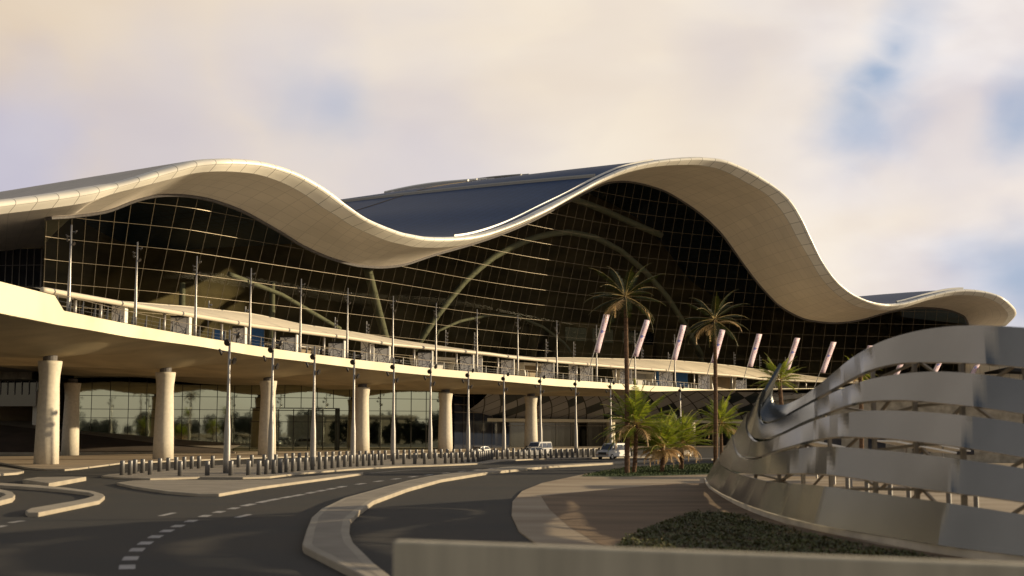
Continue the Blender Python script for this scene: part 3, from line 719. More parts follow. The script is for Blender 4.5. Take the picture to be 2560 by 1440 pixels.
# ---- leaning banner poles
BX = [((1467, 947), (1510, 785), 96), ((1560, 953), (1612, 799), 92), ((1662, 960), (1702, 812), 88), ((1760, 966), (1800, 823), 85), ((1853, 968), (1892, 834), 82), ((1946, 968), (1987, 844), 80), ((2036, 968), (2078, 854), 77), ((2130, 966), (2170, 863), 74), ((2222, 964), (2262, 872), 70), ((2315, 962), (2355, 880), 68), ((2410, 960), (2450, 888), 66)]
b_at = DE-DN*1.0
bname = ['half in front of the dark gallery windows', 'behind the tall palm trunk', 'in front of the blue screens', 'beside the second tall palm crown']
for n_, (b0, t0, hp) in enumerate(BX):
    r = hit(b_at, *b0)
    if r is None: continue
    base = at(b0[0], b0[1], r[0]); tp = at(t0[0], t0[1], r[0])
    o = thing('banner_pole', ORD[n_]+' pink printed banner from the left on a leaning pole above the canopy', 'banner', base, 0, 'leaning banners along the departures kerb')
    d = tp-base; g = MB(); g.tube([base, base+d*.5, base+d], [.09, .08, .06], 6); g.build('pole', M['steel'], o)
    w = 11.5*r[0]/F; e = hp*r[0]/F/d.z; u0 = base+d; u1 = base+d*(1-e); sd = Vector((w*1.25, w*.5, -.12)); g = MB(); PRb = []; UVb = []
    for k in range(7):
        f = k/6; a = u0.lerp(u1, f); bow = Vector((.05, -.12, 0))*math.sin(f*9)
        PRb.append([a-Vector((0.03, 0.04, 0)), a+sd*.5+bow, a+sd]); UVb.append([(0, f), (.5, f), (1, f)])
    g.grid(PRb, uv=UVb); bo_ = g.build('banner_cloth', M['banner'], o, smooth=True); md = bo_.modifiers.new('thickness', 'SOLIDIFY'); md.thickness = .02
# ---- patterned screens, totems, portals and blue doors on the deck
def tang(k):
    t = DE[min(k+1, len(DE)-1)]-DE[max(k-1, 0)]; return Vector((*t, 0)).normalized()
SX = [(295, 34), (449, 48), (596, 32), (720, 41), (840, 39), (954, 37), (1062, 35), (1166, 32), (1268, 31), (1368, 30), (1465, 29), (1564, 27), (1661, 26), (1759, 26), (1852, 24)]
s_at = DE-DN*4.6
for n_, (px, w) in enumerate(SX):
    yb = tab(FT, px)-3; r = hit(s_at, px, yb); k = int(r[1]); c = at(px, yb, r[0]); zb = DZT[k]-.25; W = w*r[0]/F*.5; h = 36*r[0]/F if px > 600 else 2.3
    h = min(h, 3.1)+1.0; ht = zb+h
    if k > 300: zb = 13.6; ht = zb+2.7
    o = thing('patterned_screen', ORD[n_]+' white star patterned screen from the left on the deck', 'screen', (c.x, c.y, zb), 0, 'patterned screens along the departures kerb')
    ex = Vector((.97, -.1, 0)).normalized(); ey = Vector((.1, .97, 0)).normalized(); cc = Vector((c.x, c.y, 0))
    g = MB(); a = cc-ex*W; b = cc+ex*W
    g.add([a+Vector((0, 0, zb+.05)), b+Vector((0, 0, zb+.05)), b+Vector((0, 0, ht-.28)), a+Vector((0, 0, ht-.28))], [(0, 1, 2, 3)], 0, [(0, 0), (1, 0), (1, 1.1), (0, 1.1)]); g.build('lattice_panel', M['lattice'], o)
    g = MB(); g.obox(cc+ey*.1+Vector((0, 0, (zb+ht)/2)), ex*W, ey*.08, Vector((0, 0, (ht-zb)/2))); g.build('backing_board', M['grey'], o)
    g = MB(); g.obox(cc+Vector((0, 0, ht-.13)), ex*W, ey*.12, Vector((0, 0, .13))); g.build('top_band', M['black'], o)
    g = MB(); g.obox(b+ex*.1+Vector((0, 0, (zb+ht)/2)), ex*.09, ey*.45, Vector((0, 0, (ht-zb)/2+.1))); g.build('side_post', M['white'], o)
def digit(g, ch, c, ex, s):
    Z = Vector((0, 0, 1)); seg = {'t': ((-.5, 1), (.5, 1)), 'm': ((-.5, 0), (.5, 0)), 'b': ((-.5, -1), (.5, -1)), 'tl': ((-.5, 1), (-.5, 0)), 'tr': ((.5, 1), (.5, 0)), 'bl': ((-.5, 0), (-.5, -1)), 'br': ((.5, 0), (.5, -1)), 'd': ((.5, 1), (-.15, -1))}
    for k in {'7': ['t', 'd'], '6': ['t', 'tl', 'm', 'bl', 'br', 'b'], '5': ['t', 'tl', 'm', 'br', 'b'], '4': ['tl', 'm', 'tr', 'br'], '3': ['t', 'tr', 'm', 'br', 'b']}[ch]:
        (x0, y0), (x1, y1) = seg[k]; g.tube([c+ex*x0*s+Z*y0*s, c+ex*x1*s+Z*y1*s], .11*s/.5*.8, 6)
for px, w, dg_, lab in ((918, 33, '7', 'tall white totem bearing the numeral seven beside the canopy post'), (1192, 27, '6', 'tall white totem standing behind the ninth canopy mast'), (1432, 20, '5', 'tall white totem with numeral five left of the tall palm'), (1672, 20, '4', 'tall white totem standing between the two blue screens')):
    yb = tab(FT, px)-3; r = hit(DE-DN*5.4, px, yb); c = at(px, yb, r[0]); k = int(r[1]); zb = DZT[k]-.25; W = w*r[0]/F*.5; ht = zb+4.0
    ex = Vector((.97, -.1, 0)).normalized(); ey = Vector((.1, .97, 0)); o = thing('gate_totem', lab, 'sign', (c.x, c.y, zb), 0, 'numbered totems on the departures kerb'); cc = Vector((c.x, c.y, 0))
    g = MB(); a = cc-ex*W; b = cc+ex*W; g.add([a+Vector((0, 0, zb)), b+Vector((0, 0, zb)), b+Vector((0, 0, ht)), a+Vector((0, 0, ht))], [(0, 1, 2, 3)], 0, [(0, 0), (.8, 0), (.8, 1.3), (0, 1.3)]); g.build('lattice_panel', M['lattice'], o)
    g = MB(); g.obox(cc+ey*.25+Vector((0, 0, (zb+ht)/2)), ex*W, ey*.2, Vector((0, 0, (ht-zb)/2))); g.build('totem_body', M['white'], o)
    if dg_ in '75': g = MB(); digit(g, dg_, cc-ey*.06+ex*W*.25+Vector((0, 0, ht-1.0)), ex, .42); g.build('numeral', M['black'], o)
PX = [(720, 786, 862, 4.0), (1036, 1128, 893, 3), (1298, 1352, 909, 3), (1542, 1624, 928, 3), (1768, 1832, 938, 3), (1925, 1992, 947, 3)]
for n_, (x0, x1, yt, _h) in enumerate(PX):
    r0 = hit(DE-DN*9.5, x0, yt); r1 = hit(DE-DN*9.5, x1, yt); a = at(x0, yt, r0[0]); b = at(x1, yt, r1[0]); k = int(r0[1]); zb = DZT[k]-.25
    b.z = a.z; dv = b-a; e = dv.normalized(); nn = Vector((e.y, -e.x, 0))
    o = thing('entrance_portal', ORD[n_]+' white framed entrance portal from the left under the canopy', 'doorway', (a.x, a.y, zb), 0, 'entrance portals under the canopy')
    g = MB(); g.obox((a+b)/2, dv/2, nn*1.2, Vector((0, 0, .22))); g.build('lintel', M['white'], o)
    for p_, s_ in ((a, 1), (b, -1)):
        g = MB(); q_ = Vector((p_.x, p_.y, zb))+e*s_*1.0; g.obox((p_+q_)/2+Vector((0, 0, -.1)), e*.12, nn*1.1, (p_-q_)/2); g.build('frame_leg', M['white'], o)
    g = MB(); m_ = (a+b)/2; hgt = a.z-zb-.25; g.obox(Vector((m_.x, m_.y, zb+hgt/2)), dv*.38, nn*.05, Vector((0, 0, hgt/2))); g.build('door_glass', M['grey' if n_ % 2 else 'interior'], o)
for n_, (x0, x1, y0, y1, lab) in enumerate(((537, 560, 824, 858, 'narrow blue screen left of the first totem glimpsed over the deck edge'), (630, 660, 821, 862, 'wide blue screen behind the fourth tall mast'), (1641, 1657, 922, 966, 'narrow blue screen right of the tall palm trunk'), (1690, 1719, 925, 968, 'wide blue screen left of the second tall palm'))):
    r = hit(DE-DN*10.5, (x0+x1)/2, y0); a = at(x0, y0, r[0]); b = at(x1, y0, r[0]); k = int(r[1]); zb = DZT[k]-.25
    o = thing('blue_screen', lab, 'screen', (a.x, a.y, zb), 0, 'blue screens on the departures kerb')
    g = MB(); g.box(a.x, b.x, a.y-.1, a.y+.1, zb+.1, a.z); g.build('display_board', M['blue'], o); g = MB(); g.box(a.x-.08, b.x+.08, a.y+.11, a.y+.3, zb, a.z+.08); g.build('frame', M['steel'], o)
# short studs at the edge of the deck
kb = None
for n_, px in enumerate([1503, 1517, 1532, 1548, 1580, 1607, 1622, 1642, 1680, 1701, 1721, 1740]):
    r = hit(DE-DN*.6, px, 960); k = int(r[1]); p = at(px, 960, r[0])
    if kb is None:
        g = MB(); g.lathe([(.12, 0), (.12, .75), (.08, .8)], 8); kb = g.build('deck_stud', M['white'])
        o = kb
    else: o = kb.copy(); COL.objects.link(o)
    o.location = (p.x, p.y, DZT[k]-.01); tag(o, 'small white stud post on the right end of the deck edge', 'bollard', 'white studs along the deck edge')
# ================================================================== GROUND, ROADS, ISLANDS
def S_(o): o['kind'] = 'structure'; return o
g = MB(); g.add([(-2500, -400, -.03), (2500, -400, -.03), (2500, 2600, -.03), (-2500, 2600, -.03)], [(0, 1, 2, 3)]); S_(g.build('ground', M['sand']))
g = MB(); g.add([(-160, -40, 0), (60, -40, 0), (75, 200, 0), (60, 300, 0), (10, 270, 0), (-60, 225, 0), (-160, 212, 0)], [(0, 1, 2, 3, 4, 5, 6)]); S_(g.build('road', M['asphalt']))
def gp(pts, z=0.0): return [ground(x, y, z) for x, y in pts]
def slab(name, pts, z, m, kerb=True, inset=.35):
    P = gp(pts, z); g = MB(); g.prism(P, -.02, z); o = S_(g.build(name, M['kerb'] if kerb else m))
    bv = o.modifiers.new('edge', 'BEVEL'); bv.width = .04; bv.segments = 2; bv.limit_method = 'ANGLE'; bv.angle_limit = R(50)
    if kerb:      # paving laid inside the kerb stones
        A = np.array([(p.x, p.y) for p in P]); n = len(A); out = []
        ar = sum(A[i][0]*A[(i+1) % n][1]-A[(i+1) % n][0]*A[i][1] for i in range(n)); sg = 1 if ar > 0 else -1
        for i in range(n):
            e0 = A[i]-A[i-1]; e1 = A[(i+1) % n]-A[i]; e0 /= max(np.linalg.norm(e0), 1e-6); e1 /= max(np.linalg.norm(e1), 1e-6)
            nrm = np.array([-(e0[1]+e1[1]), e0[0]+e1[0]]); nrm /= max(np.linalg.norm(nrm), 1e-6)
            out.append(A[i]+nrm*sg*inset)
        g = MB(); g.add([(p[0], p[1], z+.005) for p in out], [tuple(range(n))]); S_(g.build('paving', m))
    return o
ISL_A = [(254, 1189), (300, 1193), (375, 1196), (500, 1192), (607, 1193), (675, 1191), (750, 1182), (875, 1172), (1000, 1165), (1100, 1162), (1160, 1159.5), (1210, 1157), (1250, 1151), (1350, 1146), (1500, 1143.5), (1640, 1141), (1640, 1137), (1500, 1138.5), (1350, 1140), (1200, 1141.5), (1100, 1143), (1000, 1146), (875, 1150), (750, 1154.5), (640, 1159), (531, 1164), (440, 1170), (375, 1177), (315, 1182), (270, 1186)]
slab('bollard_island', ISL_A, .16, M['paving'])
slab('column_island', [(-200, 1152), (0, 1156), (70, 1169), (115, 1172.5), (162, 1173), (197, 1170), (300, 1157), (420, 1151.5), (640, 1143.5), (875, 1137), (1000, 1134), (1130, 1131.5), (1300, 1127), (1300, 1122.5), (1130, 1125), (900, 1127), (640, 1131), (400, 1134.5), (160, 1139), (0, 1141), (-200, 1142)], .17, M['plaza'])
slab('traffic_island', [(292, 1206.5), (336, 1216), (420, 1228), (494, 1234), (548, 1234), (655, 1216), (860, 1189), (908, 1182), (908, 1180), (860, 1183), (760, 1192), (675, 1199), (560, 1200), (420, 1199.5), (336, 1201)], .18, M['paving'])
slab('traffic_island', [(57, 1198), (122, 1208), (216, 1192), (180, 1191.5), (95, 1192.5)], .3, M['paving'])
slab('traffic_island', [(-120, 1160), (0, 1167), (52, 1174), (60, 1177), (45, 1181), (0, 1184), (-120, 1190)], .2, M['paving'])
slab('kerb_loop', [(-60, 1205), (0, 1207), (90, 1212), (168, 1219), (235, 1228), (258, 1235), (262, 1240), (249, 1251), (97, 1281), (70, 1281), (64, 1276), (77, 1270), (160, 1256), (208, 1247), (233, 1240), (234, 1236), (222, 1231), (151, 1223), (70, 1217), (0, 1213), (-60, 1211)], .2, M['kerb'], False)
slab('kerb_loop', [(-70, 1216), (-10, 1220), (30, 1229), (38, 1237), (32, 1244), (0, 1252), (-70, 1262), (-70, 1256), (-5, 1245), (14, 1237), (8, 1232), (-20, 1227), (-70, 1223)], .25, M['kerb'], False)
MED = [(1560, 1152.5), (1400, 1160), (1271, 1166), (1180, 1177), (1086, 1188), (1020, 1201), (969, 1214.5), (861, 1244), (804, 1271), (779, 1293), (767, 1322), (756, 1358), (760, 1366), (817, 1394), (908, 1438), (960, 1470), (1040, 1480), (977, 1440), (935, 1407), (883, 1356), (873, 1330), (876, 1298), (898, 1277), (935, 1251), (1019, 1221), (1103, 1198.5), (1221, 1180), (1372, 1165), (1560, 1155)]
slab('road_median', MED, .22, M['paving'], True, .3)
slab('road_median', [(1560, 1152.5), (1750, 1145), (2100, 1138), (2100, 1140), (1750, 1147.5), (1560, 1155)], .2, M['kerb'], False)
# plaza round the screen wall, planting soil, grass under the palms
PLZ = [(2100, 1152), (1800, 1160), (1650, 1166), (1553, 1172), (1466, 1184), (1355, 1207.5), (1305, 1227.6), (1281, 1254), (1279, 1288), (1298, 1328), (1345, 1362), (1420, 1400), (1560, 1470), (2700, 1560)]
P = [ground(x, y, .05) for x, y in PLZ]+[Vector((16, 20, 0)), Vector((75, 20, 0)), Vector((75, 160, 0))]
g = MB(); g.prism([(p.x, p.y) for p in P], -.02, .055); S_(g.build('plaza', M['plaza']))
g = MB(); g.add([(*ground(x, y, .06).xy, .06) for x, y in [(1352, 1240), (1460, 1229), (1600, 1216), (1680, 1209), (1766, 1207), (1800, 1230), (1860, 1268), (1960, 1310), (2200, 1362), (2560, 1418), (2700, 1436), (2300, 1440), (1900, 1420), (1620, 1398), (1500, 1362), (1425, 1318), (1375, 1275)]], [tuple(range(17))]); S_(g.build('planting_soil', M['soil']))
g = MB(); g.add([(*ground(x, y, .066).xy, .066) for x, y in [(1450, 1191), (1500, 1181), (1565, 1171), (1650, 1166), (1800, 1160), (2000, 1156), (2000, 1172), (1840, 1184), (1740, 1187), (1560, 1192)]], [tuple(range(10))]); S_(g.build('lawn', M['grass']))
# blades that give the lawn its broken edge
def in_poly(x, y, P):
    c = False; j = len(P)-1
    for i in range(len(P)):
        if (P[i][1] > y) != (P[j][1] > y) and x < (P[j][0]-P[i][0])*(y-P[i][1])/(P[j][1]-P[i][1])+P[i][0]: c = not c
        j = i
    return c
def scatter(poly, n, fn):
    xs = [p[0] for p in poly]; ys = [p[1] for p in poly]; k = 0; t = 0
    while k < n and t < n*30:
        t += 1; x = rnd.uniform(min(xs), max(xs)); y = rnd.uniform(min(ys), max(ys))
        if in_poly(x, y, poly): fn(x, y); k += 1
gb = MB(); LP = [tuple(ground(x, y).xy) for x, y in [(1450, 1191.5), (1500, 1181), (1565, 1171), (1650, 1166), (1800, 1160), (1900, 1158), (1900, 1178), (1740, 1187.5), (1560, 1192.5)]]
def blade(x, y):
    a = rnd.uniform(0, 6.28); h = rnd.uniform(.08, .2); w = .05; dx, dy = math.cos(a)*w, math.sin(a)*w
    gb.add([(x-dx, y-dy, .06), (x+dx, y+dy, .06), (x+rnd.uniform(-.08, .08), y+rnd.uniform(-.08, .08), .06+h)], [(0, 1, 2)])
scatter(LP, 9000, blade); tag(gb.build('lawn_grass', M['grass'], recalc=False), 'short green grass round the palm trunks', 'grass', None, 'stuff')
# low ground cover by the screen wall
gs = MB(); SHP = [tuple(ground(x, y).xy) for x, y in [(1535, 1386), (1570, 1348), (1640, 1320), (1700, 1297), (1745, 1284), (1800, 1287), (1850, 1296), (1904, 1312), (2030, 1346), (2196, 1378), (2380, 1412), (2300, 1440), (1900, 1430), (1650, 1405)]]
def shrub(x, y):
    if math.sin(x*2.3+1)*math.sin(y*.9+x)+math.sin(y*2.1)*.6 < -.45 and rnd.random() < .85: return
    hh_ = .03+.06*abs(math.sin(x*1.7)*math.cos(y*.9))+rnd.uniform(0, .05)
    for _ in range(5):
        a = rnd.uniform(0, 6.28); e = rnd.uniform(-.3, 1.0); L_ = rnd.uniform(.07, .14); d = Vector((math.cos(a)*math.cos(e), math.sin(a)*math.cos(e), math.sin(e))); s_ = Vector((-math.sin(a), math.cos(a), rnd.uniform(-.4, .4)))*L_*.33
        c = Vector((x+rnd.uniform(-.1, .1), y+rnd.uniform(-.1, .1), .06+rnd.uniform(.1, 1)*hh_))
        gs.add([c, c+d*L_*.5+s_, c+d*L_, c+d*L_*.5-s_], [(0, 1, 2, 3)], 1 if rnd.random() < .25 else 0)
scatter(SHP, 11000, shrub); tag(gs.build('ground_cover', [M['shrub'], M['shrub2']], recalc=False), 'low dark green ground cover planted beside the curved screen wall', 'ground cover', None, 'stuff')
# painted lane dashes
def dash(p0, p1, w):
    a = ground(*p0); b = ground(*p1); d = (b-a).normalized(); n = Vector((-d.y, d.x, 0))*w/2; z = Vector((0, 0, .006))
    dm.add([a-n+z, b-n+z, b+n+z, a+n+z], [(0, 1, 2, 3)])
dm = MB()
CL = [(317, 1440), (317, 1417), (326, 1396), (341, 1375), (363, 1358), (388, 1342), (418, 1327), (445, 1315), (477, 1303), (512, 1290), (547.5, 1280), (584, 1271), (620, 1262.6), (657, 1254.5), (685, 1249), (717, 1243), (749, 1238), (776, 1232), (803, 1227), (830, 1222), (853, 1217), (880, 1213), (930, 1205.5), (985, 1198), (1040, 1191), (1100, 1184), (1160, 1178), (1230, 1171), (1300, 1165)]
G_ = [ground(x, y) for x, y in CL]; G_ = resample([tuple(p) for p in G_], 600); cu = np.r_[0, np.cumsum(np.linalg.norm(np.diff(G_, axis=0), axis=1))]
def cpt(u): return Vector((np.interp(u, cu, G_[:, 0]), np.interp(u, cu, G_[:, 1]), 0))
DASHU = []
for (x, y) in CL[1:21]:
    p = ground(x, y); DASHU.append(cu[int(np.argmin(np.hypot(G_[:, 0]-p.x, G_[:, 1]-p.y)))])
u = DASHU[-1]
while u < cu[-1]: u += 4.8; DASHU.append(u)
for u in DASHU:
    L_ = 1.2 if u < 30 else 2.0
    a = cpt(u-L_/2); b = cpt(u+L_/2); d = (b-a).normalized(); n = Vector((-d.y, d.x, 0))*.22; z = Vector((0, 0, .006)); dm.add([a-n+z, b-n+z, b+n+z, a+n+z], [(0, 1, 2, 3)])
S_(dm.build('lane_marking', M['line']))
for a, b in (((401, 1290), (436, 1282)), ((592, 1294), (624, 1286)), ((25, 1307), (58, 1302)), ((-8, 1318.5), (12, 1314)), ((-45, 1327), (-30, 1323))):
    dm = MB(); dash(a, b, .3); S_(dm.build('lane_marking', M['line']))
dm = MB(); PLN = [(925, 1183), (1000, 1176.5), (1080, 1171.5), (1150, 1168)]
for a, b in zip(PLN[:-1], PLN[1:]): dash(a, b, .2)
S_(dm.build('lane_marking', M['line']))
# embankment and kerbs under the bridge
bk0 = [at(x, y, 205) for x, y in ((-200, 1128), (0, 1127), (190, 1127), (400, 1127), (590, 1126))]; bk1 = [at(-200, 1052, 224), at(0, 1061, 222), at(185, 1082, 221), at(395, 1108, 221), at(575, 1123, 222)]
g = MB(); PR = []
for k in range(7):
    f = k/6; PR.append([Vector((a.x*(1-f)+b.x*f, a.y*(1-f)+b.y*f, -.02+max(.05, b.z)*(f**.8))) for a, b in zip(bk0, bk1)])
g.grid(PR); S_(g.build('embankment', M['bank'], smooth=True))
g = MB(); g.grid([[p+Vector((0, 0, .0)) for p in PR[-1]], [p+Vector((0, 9, .6)) for p in PR[-1]], [p+Vector((0, 26, .8)) for p in PR[-1]]]); S_(g.build('terrace_path', M['paving']))
g = MB()
for a, b in zip(bk0[:-1], bk0[1:]): g.obox((a+b)/2+Vector((0, -.6, -((a.z+b.z)/2)+.17)), (b-a)/2, (0, .35, 0), (0, 0, .2))
a = at(590, 1127, 205); b = at(1160, 1125, 243); b2 = at(1500, 1122, 266)
for p_, q_ in ((a, b), (b, b2)): p_ = Vector((p_.x, p_.y, .1)); q_ = Vector((q_.x, q_.y, .1)); d = (q_-p_)/2; nn = Vector((-d.y, d.x, 0)).normalized(); g.obox((p_+q_)/2, d, nn*.35, (0, 0, .12))
S_(g.build('far_kerb', M['kerb']))
g = MB(); g.add([Vector((a.x-4, a.y+1, .03)), Vector((b.x, b.y+.6, .03)), Vector((b2.x, b2.y+.6, .03)), Vector((60, 312, .03)), Vector((-10, 258, .03)), Vector((-62, 228, .03))], [(0, 1, 2, 3, 4, 5)]); S_(g.build('forecourt', M['plaza']))

# ================================================================== BOLLARDS
FR = [(305, 1188), (325, 1187.5), (375, 1187), (450, 1190), (518, 1189), (577, 1189), (621, 1188), (647, 1187.5), (666, 1186), (684, 1184.5), (700, 1182.5), (716, 1181), (732.5, 1179.5), (747.5, 1177.5), (765, 1176), (781, 1175), (799, 1174), (814, 1173), (831, 1171), (846, 1169), (862, 1167.5), (877, 1167), (894, 1166.5), (909, 1165), (924, 1164.5), (939, 1164), (955, 1163), (984, 1162), (1010, 1161), (1037, 1160.5), (1062, 1160.5), (1089, 1160), (1114, 1159), (1129, 1158.5), (1142, 1158), (1156, 1157), (1171, 1156), (1184, 1155), (1196, 1154.5), (1201, 1153.8), (1206, 1153), (1211, 1152), (1216, 1151), (1222, 1150)]
b0 = 1230
while b0 < 1580: FR.append((b0, 1149-(b0-1230)*.0245)); b0 += 13.4
BR = [(337, 1184), (356, 1182.5), (399, 1179), (420, 1177), (440, 1175), (460, 1173.5), (479, 1172), (497, 1171.5), (531, 1170), (596, 1168.5), (629, 1167), (660, 1166), (689, 1165), (714, 1162), (732, 1160), (748, 1159), (766, 1158), (798, 1156), (815, 1155), (832, 1154.5), (849, 1154), (867, 1153.5), (899, 1152), (915, 1151.5), (931, 1151), (947, 1150.5), (963, 1150), (994, 1148.5), (1010, 1148), (1024, 1147.5), (1041, 1147), (1056, 1146.5), (1087, 1146), (1103, 1145.5), (1118, 1145), (1134, 1145), (1150, 1144.5), (1178, 1143.8), (1193, 1143.4), (1208, 1143), (1237, 1142.5), (1268, 1142), (1284, 1141.5)]
bolp = None
for name, pts, lab in (('front', FR, 'stout grey cylindrical bollard in the front row nearest the curving lane'), ('rear', BR, 'stout grey cylindrical bollard in the rear row nearest the columns')):
    for (x, y) in pts:
        if bolp is None:
            g = MB(); g.lathe([(.20, 0), (.20, 1.14), (.185, 1.19), (.15, 1.21)], 14); bolp = g.build('bollard', M['bollard'], smooth=True); o = bolp
            for p in o.data.polygons:
                if len(p.vertices) > 4: p.use_smooth = False
        else: o = bolp.copy(); COL.objects.link(o)
        p = ground(x, y, .16); o.location = (p.x, p.y, .15); tag(o, lab, 'bollard', 'bollards in the '+name+' row on the island')
# ================================================================== LAMP POSTS on the bollard island
LX = [(566, 1185, 575, 825), (677, 1172, 683, 846), (780.5, 1168, 787, 866), (881, 1163, 886, 881), (981, 1158, 985, 895), (1073.5, 1153, 1077, 909), (1168, 1150, 1171, 919), (1257, 1147, 1260, 929), (1348.5, 1143, 1351, 936), (1436, 1141, 1439, 944), (1524, 1138, 1526, 952), (1699, 1133, 1700, 965)]
LY = [111, 121, 132.6, 143, 154, 166, 177, 189, 199, 211, 224, 246]
lp = None
for n_, ((bx, by, tx, ty), Y) in enumerate(zip(LX, LY)):
    t = at(tx, ty, Y); lab = ORD[n_]+' tall tapered grey lamp post from the left on the bollard island'
    o = thing('lamp_post', lab, 'lamp post', (t.x, Y, .15), 0, 'tapered lamp posts along the bollard island')
    if lp is None:
        lp = o; g = MB(); g.tube([(0, 0, 0), (0, 0, 1.0), (0, 0, 3.6), (0, 0, 5.0), (0, 0, 8.0), (0, 0, 12.35)], [.30, .32, .28, .19, .13, .09], 12); g.build('pole', M['galv'], o, smooth=True, local=True)
        for (z, a, off) in ((11.9, R(35), .75), (11.2, R(250), .38), (10.4, R(190), .75), (9.65, R(-15), .45)):
            d = Vector((math.cos(a), math.sin(a), 0)); c = d*off+Vector((0, 0, z)); ax = (d*.93+Vector((0, 0, -.35))).normalized(); g = MB()
            g.tube([c-ax*.12, c-ax*.03, c+ax*.10], [.18, .32, .29], 14); l = g.build('lamp_head', M['lampdisc'], o, local=True)
            g = MB(); g.tube([(0, 0, z+.05), tuple(c-ax*.1)], .045, 6); b_ = g.build('bracket', M['galv'], o, local=True); b_.parent = l
    else:
        for ch in lp.children: copy_tree(ch, o)

# ================================================================== PALMS
def frond(gf, gr, c, az, el, L_, droop, r2, wl=.2, mi=0, nl=34):
    p = Vector(c); e = el; d0 = Vector((math.cos(az), math.sin(az), 0)); side = Vector((-math.sin(az), math.cos(az), 0)); n = 14; pts = [p.copy()]; dirs = []
    for k in range(n):
        d = d0*math.cos(e)+Vector((0, 0, math.sin(e))); dirs.append(d); p = p+d*L_/n; pts.append(p.copy()); e -= droop/n*(.4+1.2*k/n)
    gr.tube(pts, [.035*(1-.8*k/n) for k in range(n+1)], 4, caps=False)
    for k in range(nl):
        t = .12+.88*(k+r2.uniform(-.3, .3))/nl; t = min(max(t, .1), .995); x = t*n; i = min(int(x), n-1); q = pts[i].lerp(pts[i+1], x-i); d = dirs[i]; up = side.cross(d)
        ll = L_*wl*(math.sin(min(1, t*1.15+.12)*math.pi)**.55+.18)*r2.uniform(.85, 1.1)
        for sgn in (-1, 1):
            v = (d*.75+side*sgn*.72+up*r2.uniform(.05, .35)).normalized(); v.z -= .10; w = d*(.026*L_/3.2+.008)
            gf.add([q-w, q+w, q+v*ll*.55+w*.9, q+v*ll, q+v*ll*.5-w*.9], [(0, 1, 2, 3, 4)], mi)
def palm(label, base, zc, tr0, tr1, L_, nf, e0, e1, droop, dead, seed, top=None, m='frond', nl=34):
    r2 = random.Random(seed); o = thing('palm_tree', label, 'palm', base, 0, 'date palms on the plaza lawn'); b = Vector(base)
    top = Vector((top if top else base[0], base[1], zc)); g = MB(); n = 16; pts = []; rr = []
    for k in range(n*3+1):
        f = k/(n*3); pts.append(b.lerp(top, f)+Vector((math.sin(f*3)*.06, 0, 0))); rr.append((tr0*(1-f)+tr1*f)*(1+.09*((k % 3) == 0)))
    g.tube(pts, rr, 10); g.build('trunk', M['trunk'], o)
    gf = MB(); gr = MB()
    for k in range(nf):
        f = (k+.5)/nf; el = e0+(e1-e0)*f**.8+r2.uniform(-.1, .1); az = k*2.399963+r2.uniform(-.25, .25)
        frond(gf, gr, top+Vector((math.cos(az)*.12, math.sin(az)*.12, .25-.35*f)), az, el, L_*r2.uniform(.82, 1.08), droop*r2.uniform(.7, 1.25), r2, .2, 0, nl)
    gf.build('frond_crown', M[m], o, recalc=False); gr.build('frond_stalks', M['rachis'], o, smooth=True)
    if dead:
        gd = MB(); gq = MB()
        for k in range(dead):
            az = k*6.283/dead+r2.uniform(-.4, .4); frond(gd, gq, top+Vector((0, 0, -.35)), az, R(8)+r2.uniform(-.25, .25), min(L_*.85, max(1.6, zc*1.05)), 1.95, r2, .24, 0, 30)
        gd.build('dry_fronds', M['frond_dead'], o, recalc=False); gq.build('dry_stalks', M['frond_dead'], o)
    return o
def pb(px, py, z=.06): p = ground(px, py, z); return (p.x, p.y, z)
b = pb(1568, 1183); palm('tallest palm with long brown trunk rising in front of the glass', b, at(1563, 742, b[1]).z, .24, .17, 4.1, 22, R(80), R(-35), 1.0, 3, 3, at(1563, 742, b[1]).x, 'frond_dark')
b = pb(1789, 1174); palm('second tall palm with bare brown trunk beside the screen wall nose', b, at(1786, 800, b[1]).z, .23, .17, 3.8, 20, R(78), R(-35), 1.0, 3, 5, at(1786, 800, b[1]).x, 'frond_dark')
b = pb(1585, 1182.5); palm('middle height palm with bright fan of fronds beside the tallest palm', b, at(1590, 1062, b[1]).z, .2, .17, 4.3, 36, R(85), R(-25), .75, 7, 8, at(1590, 1062, b[1]).x)
b = pb(1655, 1181); palm('low bushy palm with dry hanging skirt left of the van', b, at(1658, 1118, b[1]).z, .2, .2, 3.7, 34, R(84), R(8), .85, 24, 11)
b = pb(1703, 1174); palm('low bushy palm with upright fronds between two taller palms', b, at(1700, 1108, b[1]).z, .22, .2, 3.9, 36, R(86), R(10), .95, 20, 14)
b = pb(1803, 1168); palm('middle height palm beside the screen wall nose', b, at(1800, 1058, b[1]).z, .18, .15, 3.3, 32, R(85), R(-25), .8, 6, 17)
b = (24.5, 116, .06); palm('palm seen through the notch of the screen wall', b, at(1948, 950, 116).z, .22, .18, 2.5, 30, R(84), R(-10), .8, 0, 21, at(1948, 950, 116).x)
b = (33, 122, .06); palm('palm crown glimpsed behind the second band of the screen wall', b, at(2150, 930, 122).z, .22, .18, 2.0, 26, R(82), R(-25), .8, 4, 24, at(2150, 930, 122).x)

